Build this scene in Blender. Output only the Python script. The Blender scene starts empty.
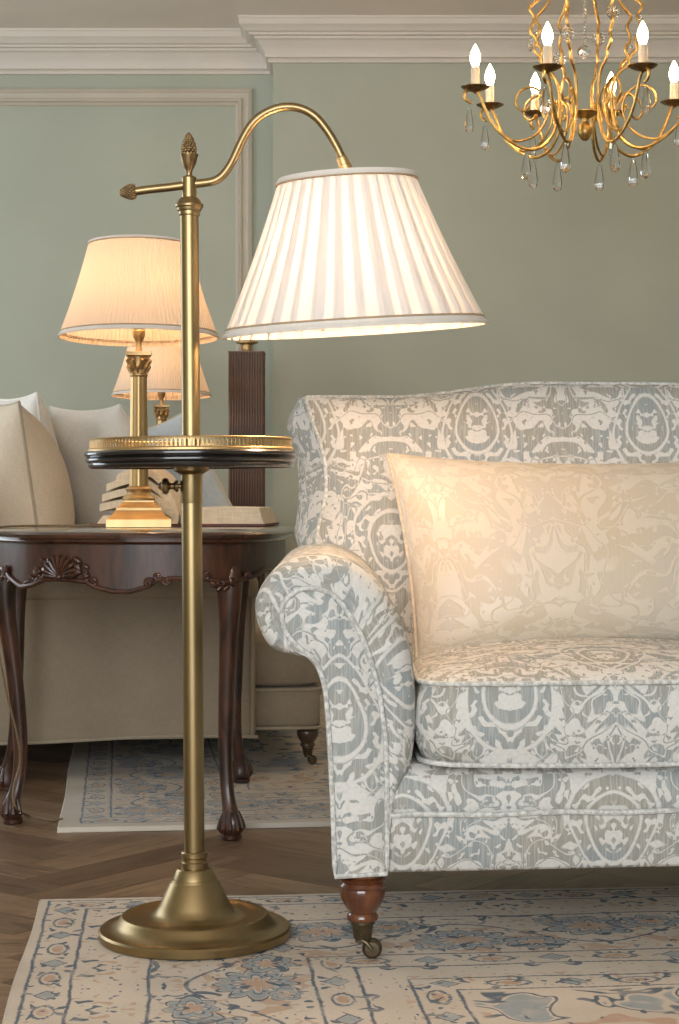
import bpy, bmesh, math, random
from mathutils import Vector, Matrix
R = math.radians
PI = math.pi
random.seed(7)
scn = bpy.context.scene
col = scn.collection

# ------------------------------------------------------------------ camera, light, exposure
H, F, YH, XC = 0.76, 1800.0, 490.0, 339.5      # eye height (m), focal length (px), horizon row, centre column
cam = bpy.data.cameras.new('camera')
cam.sensor_fit = 'VERTICAL'; cam.sensor_height = 36.0
cam.lens = F * 36.0 / 1024.0
cam.shift_y = -(512.0 - YH) / 1024.0
cam.clip_start = 0.05
camo = bpy.data.objects.new('camera', cam); col.objects.link(camo)
camo.location = (0, 0, H); camo.rotation_euler = (PI / 2, 0, 0)
scn.camera = camo

world = bpy.data.worlds.new('world'); scn.world = world
world.use_nodes = True
bg = world.node_tree.nodes['Background']
bg.inputs[0].default_value = (0.80, 0.90, 1.0, 1); bg.inputs[1].default_value = 0.6

def area_light(name, loc, rot, sx, sy, energy, color):
    l = bpy.data.lights.new(name, 'AREA'); l.shape = 'RECTANGLE'; l.size = sx; l.size_y = sy
    l.energy = energy; l.color = color
    o = bpy.data.objects.new(name, l); col.objects.link(o); o.location = loc; o.rotation_euler = rot
    return o
# daylight from the window behind the camera, plus an added cool light at left
area_light('window_daylight_front', (-0.7, -1.9, 1.55), (PI / 2, 0, 0), 3.4, 1.9, 104, (0.92, 0.96, 1.0))
area_light('added_cool_light_left', (-3.12, 5.3, 1.5), (PI / 2, 0, -PI / 2), 2.0, 1.7, 26, (0.84, 0.92, 1.0))

vs = scn.view_settings
vs.view_transform = 'Standard'; vs.look = 'None'; vs.gamma = 1.0; vs.use_curve_mapping = False
vs.exposure = 0.66

def P(x, y, Y):
    """pixel (x, y) at depth Y -> world point"""
    return Vector(((x - XC) * Y / F, Y, H - (y - YH) * Y / F))

# ------------------------------------------------------------------ mesh helpers
def crom(pts, n=8, closed=False):
    pts = [Vector(p) for p in pts]
    out = []
    m = len(pts)
    rng = m if closed else m - 1
    for i in range(rng):
        if closed:
            p0, p1, p2, p3 = pts[i - 1], pts[i], pts[(i + 1) % m], pts[(i + 2) % m]
        else:
            p0, p1, p2, p3 = pts[max(i - 1, 0)], pts[i], pts[i + 1], pts[min(i + 2, m - 1)]
        for k in range(n):
            t = k / n
            out.append(0.5 * ((2 * p1) + (p2 - p0) * t + (2 * p0 - 5 * p1 + 4 * p2 - p3) * t * t + (3 * p1 - p0 - 3 * p2 + p3) * t ** 3))
    if not closed:
        out.append(pts[-1])
    return out

class MB:
    def __init__(s):
        s.v = []; s.f = []; s.uv = []
    def face(s, idx, uv=None):
        s.f.append(tuple(idx)); s.uv.append(uv)
    def rings(s, rings, closed=True, caps=(False, False), uv=None):
        """loft over rings of equal length; uv(i,j)->(u,v)"""
        b = len(s.v); n = len(rings[0])
        for r in rings:
            s.v.extend([tuple(p) for p in r])
        m = n if closed else n - 1
        for i in range(len(rings) - 1):
            for j in range(m):
                j2 = (j + 1) % n
                q = (b + i * n + j, b + i * n + j2, b + (i + 1) * n + j2, b + (i + 1) * n + j)
                u = None
                if uv: u = (uv(i, j), uv(i, j + 1), uv(i + 1, j + 1), uv(i + 1, j))
                s.face(q, u)
        if caps[0]: s.face(tuple(b + j for j in range(n))[::-1])
        if caps[1]: s.face(tuple(b + (len(rings) - 1) * n + j for j in range(n)))
    def lathe(s, prof, seg=48, c=(0, 0, 0), caps=(True, True), M=None, flip=False):
        rs = []
        for r, z in prof:
            ring = []
            for k in range(seg):
                a = 2 * PI * k / seg
                p = Vector((r * math.cos(a), r * math.sin(a), z))
                if M: p = M @ p
                ring.append(p + Vector(c))
            rs.append(ring)
        s.rings(rs, True, caps)
    def tube(s, path, r, seg=10, closed=False, caps=True, flat=1.0):
        path = [Vector(p) for p in path]
        n = len(path)
        rad = r if isinstance(r, (list, tuple)) else [r] * n
        rings = []
        nrm = None
        for i in range(n):
            a = path[(i - 1) % n] if (closed or i > 0) else path[i]
            b = path[(i + 1) % n] if (closed or i < n - 1) else path[i]
            t = (b - a)
            if t.length < 1e-9: t = Vector((0, 0, 1))
            t.normalize()
            if nrm is None:
                ref = Vector((0, 0, 1)) if abs(t.z) < 0.9 else Vector((0, 1, 0))
                nrm = t.cross(ref).normalized()
            nrm = (nrm - t * nrm.dot(t))
            if nrm.length < 1e-6: nrm = t.orthogonal()
            nrm.normalize()
            bn = t.cross(nrm)
            rings.append([path[i] + (nrm * math.cos(2 * PI * k / seg) + bn * math.sin(2 * PI * k / seg) * flat) * rad[i] for k in range(seg)])
        if closed: rings.append(rings[0])
        s.rings(rings, True, (caps and not closed, caps and not closed))
    def box(s, c, d, M=None):
        b = len(s.v)
        for z in (-1, 1):
            for y in (-1, 1):
                for x in (-1, 1):
                    p = Vector((x * d[0] / 2, y * d[1] / 2, z * d[2] / 2))
                    if M: p = M @ p
                    s.v.append(tuple(p + Vector(c)))
        for q in ((0, 2, 3, 1), (4, 5, 7, 6), (0, 1, 5, 4), (2, 6, 7, 3), (0, 4, 6, 2), (1, 3, 7, 5)):
            s.face([b + k for k in q])
    def sphere(s, c, r, nu=16, nv=10, sc=(1, 1, 1), M=None):
        rs = []
        for i in range(nv + 1):
            th = PI * i / nv
            rr = max(math.sin(th), 0.001)
            ring = []
            for k in range(nu):
                p = Vector((rr * math.cos(2 * PI * k / nu) * sc[0], rr * math.sin(2 * PI * k / nu) * sc[1], -math.cos(th) * sc[2])) * r
                if M: p = M @ p
                ring.append(p + Vector(c))
            rs.append(ring)
        s.rings(rs, True, (True, True))
    def build(s, name, mat, parent=None, smooth=True, angle=35, origin=(0, 0, 0), boxuv=False):
        me = bpy.data.meshes.new(name)
        o = Vector(origin)
        me.from_pydata([tuple(Vector(p) - o) for p in s.v], [], s.f)
        bm = bmesh.new(); bm.from_mesh(me)
        bmesh.ops.recalc_face_normals(bm, faces=bm.faces)
        lay = bm.loops.layers.uv.new('UVMap')
        bm.faces.ensure_lookup_table()
        for i, fc in enumerate(bm.faces):
            u = s.uv[i]
            if u is not None and len(u) == len(fc.loops):
                mp = {vi: u[k] for k, vi in enumerate(s.f[i])}
                for lp in fc.loops: lp[lay].uv = mp[lp.vert.index]
            else:
                n = fc.normal; a = (abs(n.x), abs(n.y) * 1.1, abs(n.z))
                k = a.index(max(a))
                for lp in fc.loops:
                    p = lp.vert.co + o
                    lp[lay].uv = (p.y, p.z) if k == 0 else ((p.x, p.z) if k == 1 else (p.x, p.y * 1.0 + 0.1))
        bm.to_mesh(me); bm.free()
        if smooth:
            me.polygons.foreach_set('use_smooth', [True] * len(me.polygons))
            me.set_sharp_from_angle(angle=R(angle))
        me.materials.append(mat)
        ob = bpy.data.objects.new(name, me); col.objects.link(ob)
        ob.location = o
        if parent: ob.parent = parent
        return ob

def tag(o, label=None, cat=None, group=None, kind=None):
    if label: o['label'] = label
    if cat: o['category'] = cat
    if group: o['group'] = group
    if kind: o['kind'] = kind
    return o
def thing(name, label, cat, loc=(0, 0, 0), group=None, rotz=0):
    o = bpy.data.objects.new(name, None); col.objects.link(o)
    o.location = loc; o.rotation_euler = (0, 0, rotz); o.empty_display_size = 0.05
    return tag(o, label, cat, group)
def dup(o, parent, loc=None, rotz=None):
    c = o.copy(); col.objects.link(c); c.parent = parent
    if loc is not None: c.location = loc
    if rotz is not None: c.rotation_euler = (0, 0, rotz)
    return c
def point_light(name, parent, loc, energy, color, radius=0.03):
    l = bpy.data.lights.new(name, 'POINT'); l.energy = energy; l.color = color; l.shadow_soft_size = radius
    o = bpy.data.objects.new(name, l); col.objects.link(o); o.location = loc; o.parent = parent
    return o

# ------------------------------------------------------------------ node helpers
class E:
    """a float socket with arithmetic"""
    def __init__(s, nt, k): s.nt = nt; s.k = k
    def _m(s, op, b=None, c=None):
        n = s.nt.nodes.new('ShaderNodeMath'); n.operation = op
        for i, x in enumerate((s, b, c)):
            if x is None: continue
            if isinstance(x, E): s.nt.links.new(x.k, n.inputs[i])
            else: n.inputs[i].default_value = float(x)
        return E(s.nt, n.outputs[0])
    def __add__(s, b): return s._m('ADD', b)
    __radd__ = __add__
    def __sub__(s, b): return s._m('SUBTRACT', b)
    def __rsub__(s, b): return (s * -1.0) + b
    def __mul__(s, b): return s._m('MULTIPLY', b)
    __rmul__ = __mul__
    def __truediv__(s, b): return s._m('DIVIDE', b)
    def abs(s): return s._m('ABSOLUTE')
    def sin(s): return s._m('SINE')
    def cos(s): return s._m('COSINE')
    def sqrt(s): return s._m('SQRT')
    def fract(s): return s._m('FRACT')
    def floor(s): return s._m('FLOOR')
    def pp(s, b): return s._m('PINGPONG', b)
    def mn(s, b): return s._m('MINIMUM', b)
    def mx(s, b): return s._m('MAXIMUM', b)
    def atan2(s, b): return s._m('ARCTAN2', b)
    def st(s, e0, e1):
        n = s.nt.nodes.new('ShaderNodeMapRange'); n.interpolation_type = 'SMOOTHSTEP'
        s.nt.links.new(s.k, n.inputs[0]); n.inputs[1].default_value = e0; n.inputs[2].default_value = e1
        return E(s.nt, n.outputs[0])
    def band(s, c, w, soft):
        """1 near value c (half width w)"""
        return 1.0 - (s - c).abs().st(w - soft, w + soft)
def hyp(a, b): return (a * a + b * b).sqrt()
def union(*ms):
    r = ms[0]
    for m in ms[1:]: r = r.mx(m)
    return r

def mat_new(name):
    m = bpy.data.materials.new(name); m.use_nodes = True
    nt = m.node_tree
    b = nt.nodes['Principled BSDF']
    return m, nt, b
def vec(nt, x, y, z=None):
    n = nt.nodes.new('ShaderNodeCombineXYZ')
    for i, q in enumerate((x, y, z)):
        if q is None: continue
        if isinstance(q, E): nt.links.new(q.k, n.inputs[i])
        else: n.inputs[i].default_value = q
    return n.outputs[0]
def coords(nt, which='UV'):
    t = nt.nodes.new('ShaderNodeTexCoord'); sp = nt.nodes.new('ShaderNodeSeparateXYZ')
    nt.links.new(t.outputs[which], sp.inputs[0])
    return E(nt, sp.outputs[0]), E(nt, sp.outputs[1]), E(nt, sp.outputs[2])
def noise(nt, v, scale, detail=2.0, dist=0.0, rough=0.5):
    n = nt.nodes.new('ShaderNodeTexNoise'); nt.links.new(v, n.inputs['Vector'])
    n.inputs['Scale'].default_value = scale; n.inputs['Detail'].default_value = detail
    n.inputs['Distortion'].default_value = dist; n.inputs['Roughness'].default_value = rough
    return E(nt, n.outputs[0])
def mixc(nt, f, a, b):
    n = nt.nodes.new('ShaderNodeMix'); n.data_type = 'RGBA'
    if isinstance(f, E): nt.links.new(f.k, n.inputs[0])
    else: n.inputs[0].default_value = f
    for i, x in ((6, a), (7, b)):
        if isinstance(x, (tuple, list)): n.inputs[i].default_value = (*x[:3], 1)
        else: nt.links.new(x, n.inputs[i])
    return n.outputs[2]
def bump(nt, b, h, dist=0.002, strength=0.5):
    n = nt.nodes.new('ShaderNodeBump'); n.inputs['Strength'].default_value = strength; n.inputs['Distance'].default_value = dist
    nt.links.new(h.k, n.inputs['Height']); nt.links.new(n.outputs[0], b.inputs['Normal'])

def m_simple(name, c, rough=0.5, metal=0.0, var=0.0, vscale=20, bmp=0.0, coat=0.0, spec=None, which='Object', stretch=(1, 1, 1)):
    m, nt, b = mat_new(name)
    b.inputs['Roughness'].default_value = rough; b.inputs['Metallic'].default_value = metal
    b.inputs['Coat Weight'].default_value = coat
    if spec is not None: b.inputs['Specular IOR Level'].default_value = spec
    x, y, z = coords(nt, which)
    v = vec(nt, x * stretch[0], y * stretch[1], z * stretch[2])
    n = noise(nt, v, vscale, 4)
    lo = tuple(q * (1 - var) for q in c); hi = tuple(min(q * (1 + var), 1) for q in c)
    nt.links.new(mixc(nt, n.st(0.3, 0.7), lo, hi), b.inputs['Base Color'])
    if bmp: bump(nt, b, n, bmp, 0.6)
    return m

# --- paint, plaster
MAT = {}
MAT['wall'] = m_simple('sage_green_wall_paint', (0.46, 0.485, 0.395), 0.75, var=0.03, vscale=3, bmp=0.0006)
MAT['trim'] = m_simple('cream_trim_paint', (0.74, 0.68, 0.60), 0.45, var=0.02, vscale=6)
MAT['panelmould'] = m_simple('warm_cream_moulding_paint', (0.58, 0.52, 0.42), 0.5, var=0.03, vscale=6)
MAT['ceiling'] = m_simple('white_ceiling_paint', (0.84, 0.77, 0.69), 0.8, var=0.02, vscale=4)
MAT['brass'] = m_simple('antique_brass', (0.335, 0.245, 0.12), 0.36, 1.0, var=0.14, vscale=9, stretch=(1, 1, 0.3))
MAT['brass_dark'] = m_simple('aged_dark_brass', (0.30, 0.205, 0.10), 0.38, 1.0, var=0.3, vscale=60)
MAT['brass_gold'] = m_simple('polished_gold_brass', (0.58, 0.40, 0.19), 0.45, 1.0, var=0.1, vscale=14, stretch=(1, 1, 0.2))
MAT['chand'] = m_simple('gilded_iron', (0.58, 0.37, 0.12), 0.4, 1.0, var=0.3, vscale=40)
MAT['castor'] = m_simple('dull_brass_castor', (0.13, 0.10, 0.062), 0.45, 0.9, var=0.25, vscale=70)
MAT['blackwood'] = m_simple('ebonised_wood', (0.012, 0.009, 0.008), 0.22, var=0.3, vscale=30, coat=0.4)
MAT['bulb'] = None

def m_wood(name, c1, c2, rough, coat, scale=9, stretch=(1, 1, 0.12), which='Object'):
    m, nt, b = mat_new(name)
    x, y, z = coords(nt, which)
    v = vec(nt, x * stretch[0], y * stretch[1], z * stretch[2])
    n = noise(nt, v, scale * 4, 6, 1.2)
    n2 = noise(nt, vec(nt, x, y, z), scale * 0.7, 2)
    f = (n * 0.65 + n2 * 0.35).st(0.33, 0.66)
    nt.links.new(mixc(nt, f, c1, c2), b.inputs['Base Color'])
    b.inputs['Roughness'].default_value = rough; b.inputs['Coat Weight'].default_value = coat
    b.inputs['Coat Roughness'].default_value = 0.12
    return m
MAT['mahog'] = m_wood('dark_mahogany', (0.014, 0.006, 0.0035), (0.075, 0.027, 0.013), 0.36, 0.28, stretch=(1, 1, 0.25))
MAT['mahog_top'] = m_wood('polished_mahogany_top', (0.016, 0.007, 0.004), (0.085, 0.032, 0.016), 0.2, 0.9, stretch=(0.25, 1, 1))
MAT['leg'] = m_wood('polished_red_brown_wood', (0.08, 0.023, 0.009), (0.18, 0.058, 0.021), 0.22, 0.7, stretch=(1, 1, 0.3))
MAT['oldleg'] = m_wood('dark_turned_wood', (0.05, 0.03, 0.017), (0.11, 0.066, 0.036), 0.35, 0.3)
MAT['rib'] = m_wood('walnut_ribbed_wood', (0.08, 0.038, 0.021), (0.20, 0.10, 0.058), 0.5, 0.1)

def m_plank():
    m, nt, b = mat_new('oak_floorboard')
    x, y, z = coords(nt, 'Object')
    oi = nt.nodes.new('ShaderNodeObjectInfo'); rnd = E(nt, oi.outputs['Random'])
    v = vec(nt, x * 0.12 + rnd * 9.0, y + rnd * 31.0, z)
    g = noise(nt, v, 60, 6, 1.6)
    g2 = noise(nt, vec(nt, x * 0.5 + rnd * 20.0, y * 2.0, rnd * 7.0), 6, 3, 0.8)
    base = mixc(nt, rnd, (0.17, 0.105, 0.06), (0.32, 0.205, 0.12))
    c = mixc(nt, (g * 0.6 + g2 * 0.4).st(0.40, 0.72), base, (0.095, 0.055, 0.03))
    nt.links.new(c, b.inputs['Base Color'])
    b.inputs['Roughness'].default_value = 0.42
    bump(nt, b, g, 0.0008, 0.5)
    return m
MAT['plank'] = m_plank()
MAT['subfloor'] = m_simple('dark_floor_joint', (0.035, 0.022, 0.014), 0.7, var=0.2)

def m_linen(name, c, var=0.08, sc=420, bmpd=0.0008):
    m, nt, b = mat_new(name)
    u, v, _ = coords(nt, 'UV')
    a = noise(nt, vec(nt, u, v * 0.12), sc, 2); d = noise(nt, vec(nt, u * 0.12, v), sc, 2)
    w = (a + d) * 0.5
    big = noise(nt, vec(nt, u, v), 9, 3)
    lo = tuple(q * (1 - var) for q in c); hi = tuple(min(1, q * (1 + var)) for q in c)
    nt.links.new(mixc(nt, (w * 0.7 + big * 0.3).st(0.36, 0.64), lo, hi), b.inputs['Base Color'])
    b.inputs['Roughness'].default_value = 0.9; b.inputs['Specular IOR Level'].default_value = 0.15
    b.inputs['Sheen Weight'].default_value = 0.15
    bump(nt, b, w, bmpd, 0.6)
    return m
MAT['linen'] = m_linen('oatmeal_linen', (0.35, 0.28, 0.20))
MAT['linen_cushion'] = m_linen('tan_linen', (0.62, 0.52, 0.39))
MAT['linen_white'] = m_linen('off_white_linen', (0.72, 0.68, 0.61))
MAT['linen_blue'] = m_linen('blue_grey_linen', (0.56, 0.61, 0.64))
MAT['piping_lin'] = m_linen('oatmeal_piping', (0.40, 0.33, 0.24))
MAT['pages'] = m_linen('book_pages', (0.74, 0.63, 0.46), 0.12, 200)
MAT['cover'] = m_simple('dark_red_book_cloth', (0.16, 0.05, 0.035), 0.6, var=0.15, vscale=50)
MAT['cord'] = m_simple('gold_braided_cord', (0.16, 0.11, 0.05), 0.55, var=0.3, vscale=300)
MAT['rubber'] = m_simple('dark_brown_wood', (0.03, 0.022, 0.016), 0.6, var=0.2)  # dark brown wood tone with slight random variation

def damask_mask(nt, u, v, Pp=0.30, Q=0.40, k=1.0, rings=True):
    """mirror-symmetric scrolling foliage with teardrop medallions; 1 = figure, 0 = pale ground"""
    a = (u / Pp).pp(0.5)                            # mirrored about both axes
    b = (v / Q).fract()
    px = a * Pp
    wv = noise(nt, vec(nt, px, v, 3.1), 13 / k, 1.0)
    wx = noise(nt, vec(nt, px, v, 9.4), 13 / k, 1.0)
    xx = px + (wx - 0.5) * 0.075 * k
    yy = v + (wv - 0.5) * 0.075 * k
    fol = noise(nt, vec(nt, xx, yy, 0.0), 30 / k, 1.0, 0.6)
    m = fol.st(0.485, 0.515)
    line = noise(nt, vec(nt, xx, yy, 5.0), 19 / k, 0.0, 0.9).band(0.5, 0.022, 0.010)
    m = (m - line).abs()                            # scrolling stems reverse the leaves
    bits = noise(nt, vec(nt, px, v, 7.7), 95 / k, 0.5, 0.6)
    m = (m - bits.st(0.64, 0.67)).abs()
    if rings:
        for (cx, cb, rx, ry, sk) in ((0.0, 0.5, 0.036, 0.047, 1.0), (0.5, 0.02, 0.034, 0.050, -1.0)):
            qx = (a - cx).abs() * Pp
            db = (b - cb + 0.5).fract() - 0.5
            qy = db * Q
            d = hyp(qx / ((qy * sk * 4.0 + 1.0) * (rx * k)), qy / (ry * k)) + (wv - 0.5) * 0.5
            mot = noise(nt, vec(nt, qx, qy, 1.7 + cx), 62 / k, 1.0, 0.5).st(0.46, 0.50) * (1.0 - d.st(0.72, 0.80))
            inside = 1.0 - d.st(1.0, 1.05)
            m = m * (1.0 - inside) + inside * (1.0 - mot)
            m = m * (1.0 - d.band(1.07, 0.065, 0.03))
            lace = noise(nt, vec(nt, qx, qy, 4.4), 85 / k, 0.0).st(0.56, 0.60)
            zone = d.band(1.42, 0.26, 0.03)
            m = m * (1.0 - zone) + zone * (1.0 - lace)
            m = m * (1.0 - d.band(1.74, 0.055, 0.03))
    return m

def m_damask(name, ground, figure, figure2, Pp=0.30, Q=0.40, k=1.0, rough=0.75, sheen=0.0, roughb=None, spec=0.25, weft=0.10, rings=True):
    m, nt, b = mat_new(name)
    u, v, _ = coords(nt, 'UV')
    mk = damask_mask(nt, u, v, Pp, Q, k, rings)
    strand = noise(nt, vec(nt, u, v * 0.05), 380, 1.0)
    tone = noise(nt, vec(nt, u, v), 7, 2).st(0.35, 0.65)
    fig = mixc(nt, tone, figure, figure2)
    fig = mixc(nt, strand.st(0.45, 0.65) * weft * 3.0, fig, ground)
    gr = mixc(nt, noise(nt, vec(nt, u, v), 160, 2).st(0.4, 0.75) * weft * 2.2, ground, figure)
    nt.links.new(mixc(nt, mk, gr, fig), b.inputs['Base Color'])
    if roughb is not None:
        r = mk * (roughb - rough) + rough
        nt.links.new(r.k, b.inputs['Roughness'])
    else:
        b.inputs['Roughness'].default_value = rough
    b.inputs['Specular IOR Level'].default_value = spec
    b.inputs['Sheen Weight'].default_value = sheen
    bump(nt, b, (1.0 - mk) + strand * 0.5, 0.0012, 0.5)
    return m
MAT['damask'] = m_damask('grey_blue_damask', (0.70, 0.68, 0.64), (0.31, 0.34, 0.345), (0.36, 0.34, 0.29), Pp=0.34, Q=0.44, k=1.1)
MAT['damask_gold'] = m_damask('champagne_silk_damask', (0.62, 0.55, 0.45), (0.55, 0.46, 0.34), (0.54, 0.48, 0.40), Pp=0.34, Q=0.30, k=1.05, rough=0.34, roughb=0.46, spec=0.5, weft=0.05, rings=False)
MAT['piping'] = m_simple('pale_grey_piping', (0.58, 0.58, 0.55), 0.8, var=0.28, vscale=130)
MAT['piping_gold'] = m_simple('champagne_piping', (0.55, 0.46, 0.34), 0.6, var=0.15, vscale=120)

def m_shade(name, c, tr=0.55):
    m = bpy.data.materials.new(name); m.use_nodes = True
    nt = m.node_tree; nt.nodes.clear()
    out = nt.nodes.new('ShaderNodeOutputMaterial')
    d = nt.nodes.new('ShaderNodeBsdfDiffuse'); t = nt.nodes.new('ShaderNodeBsdfTranslucent'); mx = nt.nodes.new('ShaderNodeMixShader')
    x, y, z = coords(nt, 'Object')
    ang = y.atan2(x)
    n = noise(nt, vec(nt, ang * 6.0, z * 1.2), 30, 2)
    cc = mixc(nt, n.st(0.3, 0.7), tuple(q * 0.95 for q in c), c)
    nt.links.new(cc, d.inputs[0]); nt.links.new(cc, t.inputs[0])
    mx.inputs[0].default_value = tr
    nt.links.new(d.outputs[0], mx.inputs[1]); nt.links.new(t.outputs[0], mx.inputs[2]); nt.links.new(mx.outputs[0], out.inputs[0])
    return m
MAT['shade_white'] = m_shade('white_silk_shade', (0.86, 0.82, 0.78), 0.20)
MAT['shade_cream'] = m_shade('cream_pleated_shade', (0.82, 0.69, 0.55), 0.28)
MAT['shade_trim'] = m_shade('white_shade_trim', (0.86, 0.82, 0.76), 0.15)
MAT['shade_braid'] = m_simple('tan_shade_braid', (0.46, 0.34, 0.21), 0.7, var=0.1, vscale=80)

def m_emit(name, c, s):
    m = bpy.data.materials.new(name); m.use_nodes = True
    nt = m.node_tree; nt.nodes.clear()
    out = nt.nodes.new('ShaderNodeOutputMaterial'); e = nt.nodes.new('ShaderNodeEmission')
    e.inputs[0].default_value = (*c, 1); e.inputs[1].default_value = s
    nt.links.new(e.outputs[0], out.inputs[0])
    return m
MAT['bulb'] = m_emit('warm_candle_bulb', (1.0, 0.78, 0.48), 16)
MAT['lampbulb'] = m_emit('warm_lamp_bulb', (1.0, 0.72, 0.42), 8)
MAT['candle'] = m_simple('ivory_candle_tube', (0.75, 0.66, 0.52), 0.5, var=0.04)
def m_glass(name, c=(1, 1, 1), rough=0.0):
    m, nt, b = mat_new(name)
    b.inputs['Base Color'].default_value = (*c, 1); b.inputs['Roughness'].default_value = rough
    b.inputs['Transmission Weight'].default_value = 1.0; b.inputs['IOR'].default_value = 1.5
    return m
MAT['crystal'] = m_glass('clear_crystal')

def m_rug(name, hx, hy, lines, field, main, seed=0.0, cream=(0.66, 0.57, 0.47), blue=(0.11, 0.14, 0.175), peach=(0.50, 0.335, 0.235), pale=(0.33, 0.36, 0.37)):
    """borders by distance to the edge, rosettes and vines between them (object coordinates, metres)"""
    m, nt, b = mat_new(name)
    x, y, z = coords(nt, 'Object')
    wob = noise(nt, vec(nt, x, y, seed), 9, 2)
    ax, ay = x.abs(), y.abs()
    dx = (hx - ax) + (wob - 0.5) * 0.012; dy = (hy - ay) + (wob - 0.5) * 0.012
    d = dx.mn(dy)
    # running coordinate along the border
    isx = (dy - dx).st(-0.0005, 0.0005)                # 1 where the side borders are (dx<dy)
    run = y * isx + x * (1.0 - isx)
    rough = noise(nt, vec(nt, x, y, seed + 2.0), 140, 2)
    wear = noise(nt, vec(nt, x, y, seed + 4.0), 5, 4)
    ed = (rough - 0.5) * 0.006
    bl = None; pe = None; pl = None
    def acc(cur, mk): return mk if cur is None else cur.mx(mk)
    for q in lines:
        bl = acc(bl, (d + ed).band(q, 0.0026, 0.0015))
    # guard borders: small alternating motifs
    for (d0, d1, per) in field:
        c = (d0 + d1) / 2; w = (d1 - d0) / 2
        t = (run / per).fract() - 0.5
        tx = t * per; ty = d - c + ed
        cell = ((run / per).floor() * 0.5).fract()       # 0 or .5
        dia = (tx.abs() * 1.0 + ty.abs() * 1.25 + (rough - 0.5) * 0.012)
        bl = acc(bl, dia.band(w * 0.75, 0.003, 0.002) * cell.st(0.2, 0.3))
        pl = acc(pl, (1.0 - dia.st(w * 0.55, w * 0.65)) * cell.st(0.2, 0.3))
        hh = hyp(tx * 0.5, ty) + (rough - 0.5) * 0.010
        pe = acc(pe, (1.0 - hh.st(w * 0.26, w * 0.33)) * (1.0 - cell.st(0.2, 0.3)))
        bl = acc(bl, hh.band(w * 0.5, 0.002, 0.0015) * (1.0 - cell.st(0.2, 0.3)))
    # main border: rosettes with petals joined by a vine
    d0, d1, per = main
    c = (d0 + d1) / 2; w = (d1 - d0) / 2
    vine = ((run / per * (2 * PI)).sin()) * w * 0.55
    bl = acc(bl, (d - c - vine + ed).band(0.0, 0.0035, 0.002) * d.band(c, w, 0.004))
    for (off, sy, rr, pet) in ((0.25, -0.30, 0.56, 9.0), (0.75, 0.30, 0.56, 12.0), (0.0, 0.50, 0.36, 7.0), (0.5, -0.50, 0.36, 7.0), (0.12, -0.62, 0.22, 5.0), (0.62, 0.62, 0.22, 5.0)):
        t = ((run / per - off + 0.5).fract() - 0.5) * per
        ty = d - c - w * sy + ed
        rad = hyp(t * 0.75, ty)
        th = ty.atan2(t)
        pr = rad / (w * rr) - ((th * (pet / 2)).cos().abs() * 0.28)
        clear = 1.0 - pr.st(0.80, 0.85)
        bl = bl * (1.0 - clear)
        bl = acc(bl, pr.band(0.66, 0.040, 0.02))
        pl = acc(pl, (1.0 - pr.st(0.56, 0.6)) * (pr - 0.2).st(0.0, 0.05))
        pe = acc(pe, 1.0 - pr.st(0.12, 0.17))
        pe = acc(pe, pr.band(0.44, 0.05, 0.03))
        bl = acc(bl, pr.band(0.30, 0.03, 0.02))
    ring_ = d.st(lines[0], lines[0] + 0.004) * (1.0 - d.st(max(lines), max(lines) + 0.01))
    # scattered leaves, mirrored so they look drawn
    lf = noise(nt, vec(nt, run.pp(per / 2), d, seed + 8.0), 17, 1.0, 1.2)
    inb = d.st(d0, d0 + 0.004) * (1.0 - d.st(d1 - 0.004, d1))
    bl = acc(bl, lf.st(0.64, 0.66) * inb)
    lf2 = noise(nt, vec(nt, run.pp(per / 4), d, seed + 9.0), 42, 0.5, 1.0)
    bl = acc(bl, lf2.st(0.66, 0.69) * ring_)
    pe = acc(pe, (1.0 - lf2.st(0.30, 0.33)) * ring_ * 0.8)
    pe = acc(pe, (lf.st(0.33, 0.35) * -1.0 + 1.0) * inb * 0.8)
    # inner field: mirrored arabesques
    inn = d.st(max(lines) + 0.01, max(lines) + 0.02)
    fx = x.abs(); fy = y.abs()
    fn = noise(nt, vec(nt, fx, fy, seed + 12.0), 6.5, 1.5, 1.4)
    bl = acc(bl, fn.band(0.56, 0.016, 0.006) * inn)
    pl = acc(pl, fn.st(0.60, 0.615) * inn)
    pe = acc(pe, (1.0 - fn.st(0.36, 0.375)) * inn)
    bl = acc(bl, (noise(nt, vec(nt, fx, fy, seed + 15.0), 24, 1, 0.8)).st(0.665, 0.685) * inn)
    ground = mixc(nt, wear.st(0.3, 0.75), cream, tuple(q * 0.84 for q in cream))
    fade = (noise(nt, vec(nt, x, y, seed + 20.0), 22, 3).st(0.25, 0.55)) * 0.45 + 0.50
    c1 = mixc(nt, pe * fade, ground, peach)
    c2 = mixc(nt, pl * fade, c1, pale)
    c3 = mixc(nt, bl * fade, c2, blue)
    nt.links.new(c3, b.inputs['Base Color'])
    b.inputs['Roughness'].default_value = 0.95; b.inputs['Specular IOR Level'].default_value = 0.1
    bump(nt, b, rough, 0.002, 0.6)
    return m

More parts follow.
